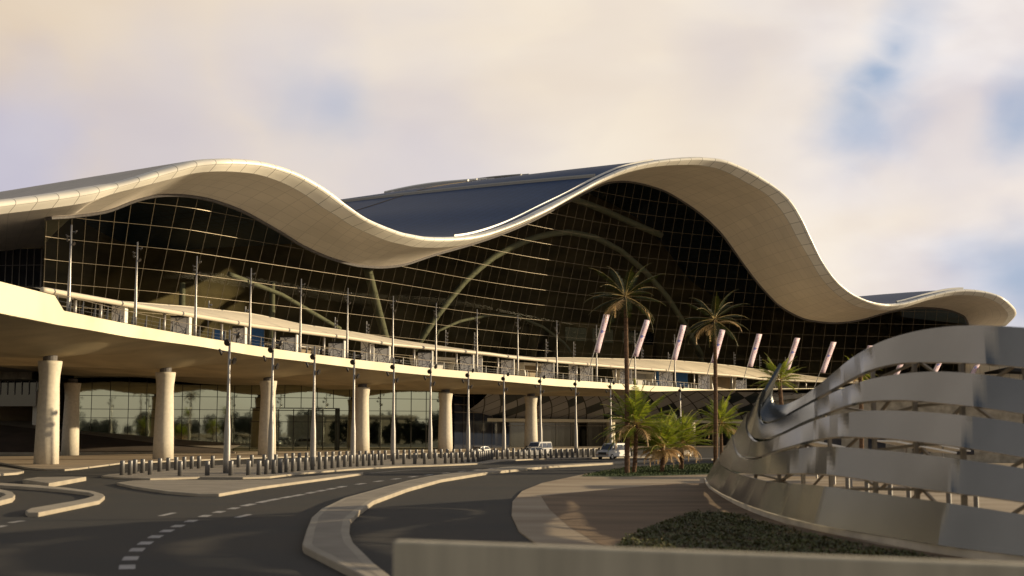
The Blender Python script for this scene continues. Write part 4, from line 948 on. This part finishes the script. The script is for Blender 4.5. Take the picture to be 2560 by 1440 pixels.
# ================================================================== VEHICLES
def vehicle(name, label, prof, hw, wheels, wr, wins, screen, rear, grille, lights, loc, heading, group=None):
    """prof: side outline (x forward, z); built about the origin facing +X"""
    o = thing(name, label, 'van' if 'van' in name else 'car', loc, heading, group)
    def w(z): return hw*(1-.17*max(0, (z-1.0))/1.0)
    g = MB(); n = len(prof); vs = [(x, -w(z), z) for x, z in prof]+[(x, w(z), z) for x, z in prof]
    g.add(vs, [tuple(range(n)), tuple(range(n, 2*n))[::-1]]+[(i, (i+1) % n, n+(i+1) % n, n+i) for i in range(n)])
    bo = g.build('body', M['carpaint'], o, local=True); bv = bo.modifiers.new('round', 'BEVEL'); bv.width = .07; bv.segments = 3; bv.limit_method = 'ANGLE'; bv.angle_limit = R(25)
    for poly in wins:
        for s in (-1, 1):
            g = MB(); P = [(x, s*(w(z)+.012), z) for x, z in poly]; Q = [(x, s*(w(z)-.02), z) for x, z in poly]; k = len(P)
            g.add(P+Q, [tuple(range(k)), tuple(range(k, 2*k))[::-1]]+[(i, (i+1) % k, k+(i+1) % k, k+i) for i in range(k)]); g.build('side_window', M['carglass'], o, local=True)
    for nm, (x0, z0, x1, z1) in (('windscreen', screen), ('rear_window', rear)):
        g = MB(); sx = .02 if nm == 'windscreen' else -.02; a0 = w(z0)*.88; a1 = w(z1)*.86
        g.add([(x0+sx, -a0, z0+.015), (x0+sx, a0, z0+.015), (x1+sx, a1, z1+.015), (x1+sx, -a1, z1+.015)], [(0, 1, 2, 3)]); g.build(nm, M['carglass'], o, local=True)
    for wx in wheels:
        for s in (-1, 1):
            g = MB(); g.tube([(wx, s*(hw-.2), wr), (wx, s*(hw+.02), wr)], wr, 18); t = g.build('wheel', M['tyre'], o, local=True)
            g = MB(); g.tube([(wx, s*(hw-.1), wr), (wx, s*(hw+.035), wr)], wr*.6, 14); r_ = g.build('rim', M['rim'], o, local=True); r_.parent = t
    fx, z0, z1, wd_ = grille; g = MB(); g.box(fx-.05, fx+.03, -wd_, wd_, z0, z1); g.build('grille', M['black'], o, local=True)
    lx, lz, lw, lh = lights
    for s in (-1, 1):
        g = MB(); g.box(lx-.08, lx+.035, s*hw*.92-lw*(s > 0), s*hw*.92+lw*(s < 0), lz, lz+lh); g.build('headlight', M['headlight'], o, local=True)
        g = MB(); g.box(lx-.08, lx+.04, s*hw*.92-lw*(s > 0), s*hw*.92+lw*(s < 0), lz-.12, lz-.02); g.build('indicator', M['tail'], o, local=True)
        g = MB(); g.box(screen[0]-.2, screen[0]-.05, s*(hw+.05), s*(hw+.25), screen[1]+.02, screen[1]+.26); g.build('door_mirror', M['black'], o, local=True)
    g = MB(); g.box(fx-.1, fx+.08, -hw*.96, hw*.96, .35, .58); g.build('bumper', M['grey'], o, local=True)
    return o
VP = [(2.55, .35), (2.6, .75), (2.52, 1.02), (1.75, 1.22), (1.15, 2.0), (.9, 2.12), (-2.55, 2.12), (-2.68, 1.9), (-2.72, .9), (-2.68, .35)]
VW = [[(1.45, 1.22), (1.0, 1.85), (.45, 1.9), (.45, 1.22)], [(.3, 1.22), (.3, 1.9), (-1.0, 1.9), (-1.0, 1.22)], [(-1.15, 1.22), (-1.15, 1.9), (-2.5, 1.9), (-2.5, 1.22)]]
HP = [(2.0, .3), (2.05, .6), (1.95, .78), (1.0, .98), (.25, 1.42), (-.5, 1.5), (-1.4, 1.42), (-1.95, 1.0), (-2.02, .6), (-1.95, .3)]
HW = [[(.85, 1.0), (.15, 1.36), (-.3, 1.41), (-.3, 1.0)], [(-.4, 1.0), (-.4, 1.41), (-1.3, 1.36), (-1.6, 1.05)]]
def hd(dx, dy): return math.atan2(dy, dx)
def van(label, loc, h, grp): vehicle('parked_van', label, VP, .99, (1.75, -1.7), .36, VW, (1.72, 1.26, 1.17, 1.96), (-2.69, 1.3, -2.66, 1.85), (2.6, .62, .95, .62), (2.55, .72, .28, .2), loc, h, grp)
def hatch(label, loc, h, grp): vehicle('parked_car', label, HP, .88, (1.3, -1.25), .32, HW, (.98, 1.02, .3, 1.40), (-1.9, 1.06, -1.45, 1.40), (2.03, .5, .66, .5), (1.98, .66, .34, .14), loc, h, grp)
def vloc(px, Y): return (at(px, 1100, Y).x, Y, 0.0)
hatch('white hatchback parked behind the bollards left of the vans', vloc(1196, 192), hd(-.62, -.78), 'vehicles by the terminal')
van('white passenger van parked behind the bollards next to a lamp post', vloc(1346, 193), hd(-.5, -.87), 'vehicles by the terminal')
hatch('small white car parked in front of the passenger van', vloc(1326, 183), hd(-.9, -.45), 'vehicles by the terminal')
van('white van driving on the near lane left of the palms', vloc(1533, 172), hd(-.62, -.78), 'vehicles by the terminal')
hatch('white car half hidden behind the low palm fronds', vloc(1700, 185), hd(-.75, -.65), 'vehicles by the terminal')

# ================================================================== CURVED SCREEN WALL
SD = [(1700, 100), (1765, 92.8), (1775, 85.6), (1800, 75), (1831, 67), (1873, 60.5), (1914, 55.8), (1952, 52.8), (2038, 48.4), (2204, 42.8), (2370, 38.6), (2560, 36), (2720, 34.2)]
scr = thing('screen_wall', 'grey curved screen wall of swooping metal bands on a concrete kerb', 'screen wall', (12, 60, 0))
SDs = dense(SD, 500)
FN = [1690, 1740, 1765, 1775, 1800, 1831, 1873, 1914, 1958, 1992, 2040, 2350, 2750]      # facet edges of the cladding
FD = [float(np.interp(x, SDs[:, 0], SDs[:, 1])) for x in FN]; FD[9] += .5; FD[10] -= .15; FD[11] += .35
def sp(px, py, k):
    sh = 30*k*max(0.0, min(1.0, (px-1880)/160))
    return at(px, py, float(np.interp(px-sh, FN, FD)))
BANDS = [
 ([(1766, 1197), (1775, 1211), (1800, 1229), (1850, 1253), (1914, 1277), (2038, 1310), (2204, 1340), (2380, 1368), (2560, 1391), (2700, 1408)],
  [(1797, 1144), (1803, 1158), (1824, 1176), (1868, 1191.5), (1914, 1202), (2038, 1213), (2245, 1240), (2411, 1263), (2560, 1286), (2700, 1308)]),
 ([(1799, 1147), (1806, 1162), (1826, 1173), (1868, 1184), (1935, 1185), (2036, 1186), (2121, 1195), (2204, 1208), (2340, 1229), (2450, 1243), (2560, 1258), (2700, 1278)],
  [(1834, 1087), (1838, 1116), (1851, 1141), (1888, 1149.5), (1935, 1136), (2002, 1122.6), (2069, 1117.6), (2170, 1122.6), (2305, 1136), (2439, 1153), (2560, 1171), (2700, 1193)]),
 ([(1836, 1091), (1841, 1117), (1853, 1136), (1888, 1143), (1935, 1130), (1985, 1116), (2069, 1097), (2170, 1096), (2305, 1107.5), (2439, 1126), (2560, 1146), (2700, 1168)],
  [(1873, 1030), (1868, 1055), (1871, 1082), (1885, 1101), (1915, 1104), (1955, 1091), (2002, 1069), (2063, 1045), (2137, 1030), (2237, 1027), (2372, 1035), (2560, 1059), (2700, 1088)]),
 ([(1875, 1034), (1872, 1055), (1874, 1078), (1888, 1094), (1910, 1097), (1952, 1086), (2002, 1062), (2069, 1035), (2137, 1012), (2237, 1003), (2372, 1012), (2560, 1037), (2700, 1062)],
  [(1910, 973), (1900, 1008), (1898, 1035), (1908, 1059), (1942, 1057), (1985, 1035), (2036, 1008), (2103, 975), (2170, 951), (2237, 938), (2338, 929.5), (2439, 934.5), (2560, 950), (2700, 972)]),
 ([(1912, 977), (1903, 1008), (1901, 1033), (1912, 1054), (1945, 1051), (1985, 1030), (2036, 1002), (2103, 965), (2170, 931), (2237, 913), (2338, 908), (2439, 911), (2560, 921), (2700, 938)],
  [(1952, 909), (1935, 955), (1928, 988), (1935, 1012), (1959, 1015), (1996, 1002), (2036, 975), (2086, 934.5), (2137, 894), (2204, 857), (2271, 835), (2338, 822), (2439, 815), (2560, 820), (2700, 832)])]
def smooth_poly(P, n):
    D = dense(P, 400); return resample(D, n)
for k, (bo_, to_) in enumerate(BANDS):
    bo_ = [(x, y-(1.2*max(0, min(1, (x-1930)/200)) if k else 0)) for x, y in bo_]; to_ = [(x, y+(1.2*max(0, min(1, (x-1930)/200)) if k < 4 else 0)) for x, y in to_]
    A = smooth_poly(bo_, 130); B_ = smooth_poly(to_, 130); g = MB(); PR = []
    for r_ in range(7):
        f = r_/6; row = []
        for a, b in zip(A, B_):
            p0 = sp(a[0], a[1], k); p1 = sp(b[0], b[1], k+.85); p = p0.lerp(p1, f); row.append(p+Vector((0.0, 0, 0)))
        PR.append(row)
    g.grid(PR); o = g.build('metal_band', M['screen'], scr, smooth=False, recalc=False)
    md = o.modifiers.new('thickness', 'SOLIDIFY'); md.thickness = .14; md.offset = 0; es = o.modifiers.new('crisp', 'EDGE_SPLIT'); es.split_angle = R(40)
KB = [(1765, 1199), (1769, 1213), (1800, 1238), (1831, 1257), (1914, 1294), (2038, 1327), (2204, 1360), (2370, 1391), (2560, 1414), (2720, 1432)]
KT = [(1766, 1195), (1775, 1209), (1800, 1227), (1850, 1251), (1914, 1275), (2038, 1308), (2204, 1338), (2380, 1366), (2560, 1389), (2720, 1408)]
A = smooth_poly(KB, 70); B_ = smooth_poly(KT, 70); bl = []; tl = []
for a, b in zip(A, B_): p = ground(a[0], a[1], 0); bl.append(p-Vector((.12, 0, 0))); tl.append(Vector((p.x-.12, p.y, at(b[0], b[1], p.y).z)))
g = MB(); g.grid([bl, tl, [p+Vector((.75, .1, 0)) for p in tl], [p+Vector((.75, .1, 0)) for p in bl]]); g.build('concrete_kerb', M['screenkerb'], scr, smooth=False)
# steel frame behind the bands
def ztop_scr(px): return float(np.interp(px, [1900, 1996, 2086, 2204, 2338, 2439, 2700], [1000, 1000, 934, 857, 822, 815, 832]))
TP = [1850, 1905, 1962, 2030, 2137, 2237, 2352, 2509, 2690]; prev = None
for px in TP:
    Y = tab(SD, px); yb = tab(KT, px); p = at(px, yb, Y)+Vector((.62, .1, 0)); yt = {1850: 1150, 1905: 1110, 1962: 1022}.get(px, ztop_scr(px)+10); t = sp(px, yt, {1850: 1.5, 1905: 2.5, 1962: 3.8}.get(px, 4.85))+Vector((.85, .5, 0)); p = p+Vector((.25, .3, 0)); p.z = .2
    g = MB(); g.obox((p+t)/2, (.07, 0, 0), (0, .11, 0), (t-p)/2); g.build('post', M['truss'], scr)
    if prev:
        for f0, f1 in ((.04, .24), (.24, .44), (.46, .66), (.68, .9)):
            for (a0, b0_) in (((f0, f1),) if (int(f0*50)+TP.index(px)) % 2 else ((f1, f0),)):
                g = MB(); a = prev[0].lerp(prev[1], a0); b = p.lerp(t, b0_); g.tube([a+Vector((.2, 0, 0)), b+Vector((.2, 0, 0))], .065, 4); g.build('brace', M['truss'], scr)
        for f in (.24, .46, .66, .9):
            g = MB(); g.tube([prev[0].lerp(prev[1], f)+Vector((.1, 0, 0)), p.lerp(t, f)+Vector((.1, 0, 0))], .07, 4); g.build('rail', M['truss'], scr)
    prev = (p, t)
# ================================================================== NEAR CONCRETE WALL
NW = [(982, 1353, 17.0), (1345, 1366, 16.0), (1900, 1387, 14.8), (2560, 1413, 13.6), (3000, 1430, 12.9)]
g = MB(); fr = [at(x, y, Y) for x, y, Y in NW]; n = len(fr)
zt = sum(p.z for p in fr)/n
vs = [Vector((p.x, p.y, -.02)) for p in fr]+[p for p in fr]+[p+Vector((.03, .32, 0)) for p in fr]+[Vector((p.x+.03, p.y+.32, -.02)) for p in fr]
fs = [(r_*n+i, r_*n+i+1, ((r_+1) % 4)*n+i+1, ((r_+1) % 4)*n+i) for r_ in range(4) for i in range(n-1)]+[(0, n, 2*n, 3*n), (n-1, 4*n-1, 3*n-1, 2*n-1)]
g.add(vs, fs); o = g.build('concrete_wall', M['nearwall']); bv = o.modifiers.new('edge', 'BEVEL'); bv.width = .03; bv.segments = 2; bv.limit_method = 'ANGLE'
tag(o, 'low concrete wall in the near right foreground with a square left end', 'wall')

# ================================================================== BACKGROUND ON THE RIGHT
pA = at(2012, 1040, 150); pB = at(2760, 1040, 146)
ht = at(2100, 984, 150).z
o = thing('concrete_building', 'rough grey flat roofed concrete building seen between the screen bands', 'building', (pA.x, 150, 0))
g = MB(); g.box(pA.x, pB.x, 150, 166, 0, ht-.5); g.build('wall', M['wallgrey'], o); g = MB(); g.box(pA.x-.4, pB.x+.4, 149.5, 166.5, ht-.5, ht); g.build('roof', M['kerb'], o)
for px in (2080, 2190, 2300, 2410, 2520):
    a = at(px, 1050, 150); g = MB(); g.box(a.x-1, a.x+1, 149.9, 149.98, 1.0, 3.0); g.build('window', M['carglass'], o)
o = thing('panelled_wing', 'low cream panelled wing with a curved black band for a canopy shadow beyond the terminal', 'building', (136, 352, 0))
a = at(2401, 930, 352); b = at(2760, 930, 330); dv = Vector((b.x-a.x, b.y-a.y, 0)); zt_ = at(2450, 906, 350).z
g = MB(); g.add([Vector((a.x, a.y, 0)), Vector((b.x, b.y, 0)), Vector((b.x, b.y, zt_+1)), Vector((a.x, a.y, zt_))], [(0, 1, 2, 3)], 0, [(0, 0), (dv.length, 0), (dv.length, 22), (0, 22)])
g.add([Vector((a.x, a.y, zt_)), Vector((b.x, b.y, zt_+1)), Vector((b.x+6, b.y+40, zt_+1)), Vector((a.x+6, a.y+40, zt_))], [(0, 1, 2, 3)], 0, [(0, 0), (9, 0), (9, 9), (0, 9)]); g.build('panelled_wall', M['clad'], o)
g = MB(); e0_ = at(2462, 933, 345); e1_ = at(2520, 926, 341); e2_ = at(2600, 931, 337); g.tube([e0_, e1_, e2_], [.3, .9, .7], 6); g.build('shadow_band', M['black'], o, smooth=True)  # black tube stands in for the canopy's shadow on the wall
# tilted parking shades, lit on their eastern slopes
SHD = [(24, 104), (30, 96), (36, 110), (28, 118), (42, 100), (22.5, 88), (48, 112), (35, 86), (44, 90)]
for n_, (x, y) in enumerate(SHD):
    labs = ['nearest the lawn', 'second from the lawn', 'behind two others', 'farthest on the left', 'on the right among the posts', 'closest to the screen wall', 'farthest on the right', 'low in front', 'low on the right']
    o = thing('carport', 'pale tilted parking shade seen through the screen wall, '+labs[n_], 'shade canopy', (x, y, 0), 0, 'parking shades behind the screen wall')
    z = 2.35+.25*((n_*7) % 4)/3
    g = MB(); g.obox((x, y, z), (2.2, 0, -.42), (0, 2.6, 0), (.02, 0, .06)); g.build('shade_panel', M['white'], o)
    for dy in (-2.2, 2.2):
        g = MB(); g.tube([(x, y+dy, 0), (x, y+dy, z-.05)], .08, 6); g.build('post', M['galv'], o)
for n_, (px, Y) in enumerate(((2120, 72), (2168, 70), (2226, 66), (2272, 68), (2372, 60), (2440, 62))):
    p = at(px, 1240, Y); g = MB(); g.lathe([(.13, 0), (.13, 1.5), (.1, 1.55)], 10); o = g.build('parking_post', M['bollard']); o.location = (p.x, Y, .055); tag(o, 'slim grey post standing on the paving behind the screen wall', 'bollard', 'posts behind the screen wall')
# trees beyond the car park on the right, out of frame, mirrored in the bronze glass
gt = MB(); r3 = random.Random(5)
for k in range(84):
    y = -200+k*4.7+r3.uniform(-2, 2); x = 122+r3.uniform(-10, 16)+max(0, (y-150))*.35; hgt = r3.uniform(8, 14)*(1 if k % 5 else .6)
    gt.tube([(x, y, 0), (x, y, hgt*.6)], [.25, .1], 5)
    for q_ in range(200):
        a = r3.uniform(0, 6.28); ph = math.acos(r3.uniform(-1, 1)); rr_ = r3.random()**.4; c = Vector((x+math.cos(a)*math.sin(ph)*rr_*hgt*.3, y+math.sin(a)*math.sin(ph)*rr_*hgt*.3, hgt*.46+math.cos(ph)*rr_*hgt*.48))
        u_ = Vector((r3.uniform(-1, 1), r3.uniform(-1, 1), r3.uniform(-1, 1))).normalized()*.55; v_ = u_.orthogonal().normalized()*.4; gt.add([c-u_-v_, c+u_-v_, c+u_+v_, c-u_+v_], [(0, 1, 2, 3)])
for k in range(16):
    x = 33+k*2.2+r3.uniform(-.6, .6); y = 170+r3.uniform(0, 3); hgt = r3.uniform(5, 8)
    gt.tube([(x, y, 0), (x, y, hgt*.6)], [.2, .1], 5)
    for q_ in range(150):
        a = r3.uniform(0, 6.28); ph = math.acos(r3.uniform(-1, 1)); rr_ = r3.random()**.4; c = Vector((x+math.cos(a)*math.sin(ph)*rr_*1.6, y+math.sin(a)*math.sin(ph)*rr_*1.6, hgt*.5+math.cos(ph)*rr_*hgt*.5))
        u_ = Vector((r3.uniform(-1, 1), r3.uniform(-1, 1), r3.uniform(-1, 1))).normalized()*.4; v_ = u_.orthogonal().normalized()*.3; gt.add([c-u_-v_, c+u_-v_, c+u_+v_, c-u_+v_], [(0, 1, 2, 3)])
tag(gt.build('tree_belt', M['leaf'], recalc=False), 'belt of far green trees mirrored in the bronze glass', 'trees', None, 'stuff')
# ================================================================== SKY, SUN, CAMERA
AZ, EL = R(83), R(11)
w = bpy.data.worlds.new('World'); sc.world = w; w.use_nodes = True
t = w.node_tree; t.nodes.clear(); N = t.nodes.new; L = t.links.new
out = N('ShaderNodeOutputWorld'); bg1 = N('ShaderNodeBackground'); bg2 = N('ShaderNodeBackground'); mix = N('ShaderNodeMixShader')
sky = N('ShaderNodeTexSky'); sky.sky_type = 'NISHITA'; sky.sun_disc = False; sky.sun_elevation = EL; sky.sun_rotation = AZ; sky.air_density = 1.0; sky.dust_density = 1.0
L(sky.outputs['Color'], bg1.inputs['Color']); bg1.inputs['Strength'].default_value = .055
tc = N('ShaderNodeTexCoord'); dirv = tc.outputs['Generated']
def noise(scale, det, sv):
    mp = N('ShaderNodeMapping'); mp.inputs['Scale'].default_value = sv; L(dirv, mp.inputs['Vector'])
    n = N('ShaderNodeTexNoise'); n.inputs['Scale'].default_value = scale; n.inputs['Detail'].default_value = det; n.inputs['Roughness'].default_value = .45; n.inputs['Distortion'].default_value = .3; L(mp.outputs[0], n.inputs['Vector']); return n.outputs['Fac']
n4 = noise(5, 6, (1, 1, 1.5)); n5 = noise(15, 7, (1, 1, 1.6)); n6 = noise(8, 8, (1, 1, 1.9)); n1 = noise(2.6, 5, (1, 1, 2.6)); n2 = noise(6, 5, (1, 1, 1.8)); n3 = noise(1.4, 3, (1, 1, 1.6))
def m_(op, a, b, c=None):
    k = N('ShaderNodeMath'); k.operation = op
    for i, v in enumerate((a, b, c)):
        if v is None: continue
        if hasattr(v, 'links'): L(v, k.inputs[i])
        else: k.inputs[i].default_value = v
    return k.outputs[0]
def rng(v, a, b, lo=0.0, hi=1.0):
    if a > b: a, b, lo, hi = b, a, hi, lo
    k = N('ShaderNodeMapRange'); k.interpolation_type = 'SMOOTHSTEP'; L(v, k.inputs['Value']); k.inputs['From Min'].default_value = a; k.inputs['From Max'].default_value = b; k.inputs['To Min'].default_value = lo; k.inputs['To Max'].default_value = hi; return k.outputs[0]
def blob(px, py, rx, wob=.5):
    """gap or tint in the cloud, fixed at a compass direction"""
    d = at(px, py, 1.0)-Vector((0, 0, H)); d.normalize()
    vm = N('ShaderNodeVectorMath'); vm.operation = 'DISTANCE'; L(dirv, vm.inputs[0]); vm.inputs[1].default_value = d
    r = rx/F
    q = m_('MULTIPLY_ADD', m_('SUBTRACT', n4, .5), r*wob*7, vm.outputs['Value']); q = m_('MULTIPLY_ADD', m_('SUBTRACT', n5, .5), r*wob*2.2, q)
    return rng(q, r*0.0, r*1.75, 1.0, 0.0)
def mx_(a, b): return m_('MAXIMUM', a, b)
# blue openings
gap = None
for (x, y, r, s) in ((2195, 200, 120, 1), (2240, 120, 100, .95), (2150, 265, 95, .95), (2275, 40, 100, .6), (2570, 300, 90, .8), (2560, 720, 130, .6), (850, 262, 90, .3), (760, 245, 80, .2)):
    q = m_('MULTIPLY', m_('MULTIPLY', blob(x, y, r), s), rng(n2, .36, .6, .6, 1.0)); gap = q if gap is None else mx_(gap, q)
lav = None
for (x, y, r, s) in ((800, 230, 170, .55), (660, 200, 130, .5), (20, 440, 230, .9), (1000, 470, 330, .6), (2330, 200, 300, .6), (2480, 760, 260, .6), (2050, 60, 260, .45), (380, 440, 260, .6), (1830, 150, 160, .35)):
    q = m_('MULTIPLY', blob(x, y, r, .35), s); lav = q if lav is None else mx_(lav, q)
sepn = N('ShaderNodeSeparateXYZ'); L(dirv, sepn.inputs[0])
def mixc(f, a, b):
    k = N('ShaderNodeMix'); k.data_type = 'RGBA'
    if hasattr(f, 'links'): L(f, k.inputs['Factor'])
    else: k.inputs['Factor'].default_value = f
    for nm, v in (('A', a), ('B', b)):
        if hasattr(v, 'links'): L(v, k.inputs[nm])
        else: k.inputs[nm].default_value = (*v, 1)
    return k.outputs['Result']
def lin(r, g, b): return tuple(((c/255+.055)/1.055)**2.4 if c > 10 else c/3294 for c in (r, g, b))
cream = lin(243, 231, 214); beige = lin(218, 198, 174); lavc = lin(186, 184, 204); bluec = lin(116, 158, 204); white = lin(250, 239, 227)
az_l = rng(sepn.outputs[0], -.42, .02)           # duller cloud to the left, brighter towards the sun
base = mixc(az_l, beige, cream); base = mixc(rng(sepn.outputs[0], .15, .4), base, white)
base = mixc(rng(n1, .35, .7, 0, .45), base, beige)
base = mixc(lav, base, lavc)
puff = m_('MULTIPLY', rng(n6, .45, .7), rng(sepn.outputs[0], .1, .36))
base = mixc(m_('MULTIPLY', puff, .5), base, lin(252, 247, 244))
base = mixc(m_('MULTIPLY', rng(n6, .52, .32), .22), base, lin(205, 193, 192))
ccol = mixc(rng(n2, .3, .7, .0, .16), base, lin(250, 243, 232))
ccol = mixc(gap, ccol, bluec)
L(ccol, bg2.inputs['Color']); bg2.inputs['Strength'].default_value = .70
# cloud thinned out of view overhead, behind and left, to cut fill light
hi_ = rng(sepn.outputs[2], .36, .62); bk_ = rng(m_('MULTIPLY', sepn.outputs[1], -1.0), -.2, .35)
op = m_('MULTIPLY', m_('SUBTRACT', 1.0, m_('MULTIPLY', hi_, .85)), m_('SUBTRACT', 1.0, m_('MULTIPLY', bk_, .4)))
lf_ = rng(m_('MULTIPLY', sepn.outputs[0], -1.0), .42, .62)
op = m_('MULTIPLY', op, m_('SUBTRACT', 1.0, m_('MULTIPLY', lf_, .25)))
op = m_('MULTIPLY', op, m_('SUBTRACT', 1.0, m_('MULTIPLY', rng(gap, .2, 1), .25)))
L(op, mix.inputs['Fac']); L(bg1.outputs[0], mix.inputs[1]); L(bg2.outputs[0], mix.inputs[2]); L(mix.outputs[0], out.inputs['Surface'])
sun = bpy.data.lights.new('sun', 'SUN'); sun.energy = 4.4; sun.angle = R(.55); sun.color = (1.0, .80, .50)
so = bpy.data.objects.new('sun', sun); COL.objects.link(so)
sv = Vector((math.sin(AZ)*math.cos(EL), math.cos(AZ)*math.cos(EL), math.sin(EL))); so.rotation_euler = sv.to_track_quat('Z', 'Y').to_euler(); so.location = (60, 60, 80)
cam = bpy.data.cameras.new('camera'); cam.lens = 36*F/2560; cam.sensor_width = 36; cam.clip_end = 6000; cam.clip_start = .5
cam.dof.use_dof = True; cam.dof.focus_distance = 225; cam.dof.aperture_fstop = .6
co = bpy.data.objects.new('camera', cam); COL.objects.link(co); co.location = (0, 0, H); co.rotation_euler = (R(90)+PT, 0, 0); sc.camera = co
vs_ = sc.view_settings; vs_.view_transform = 'Standard'; vs_.look = 'None'; vs_.exposure = .6; vs_.gamma = 1; vs_.use_curve_mapping = False
sc.cycles.max_bounces = 8; sc.cycles.transparent_max_bounces = 16
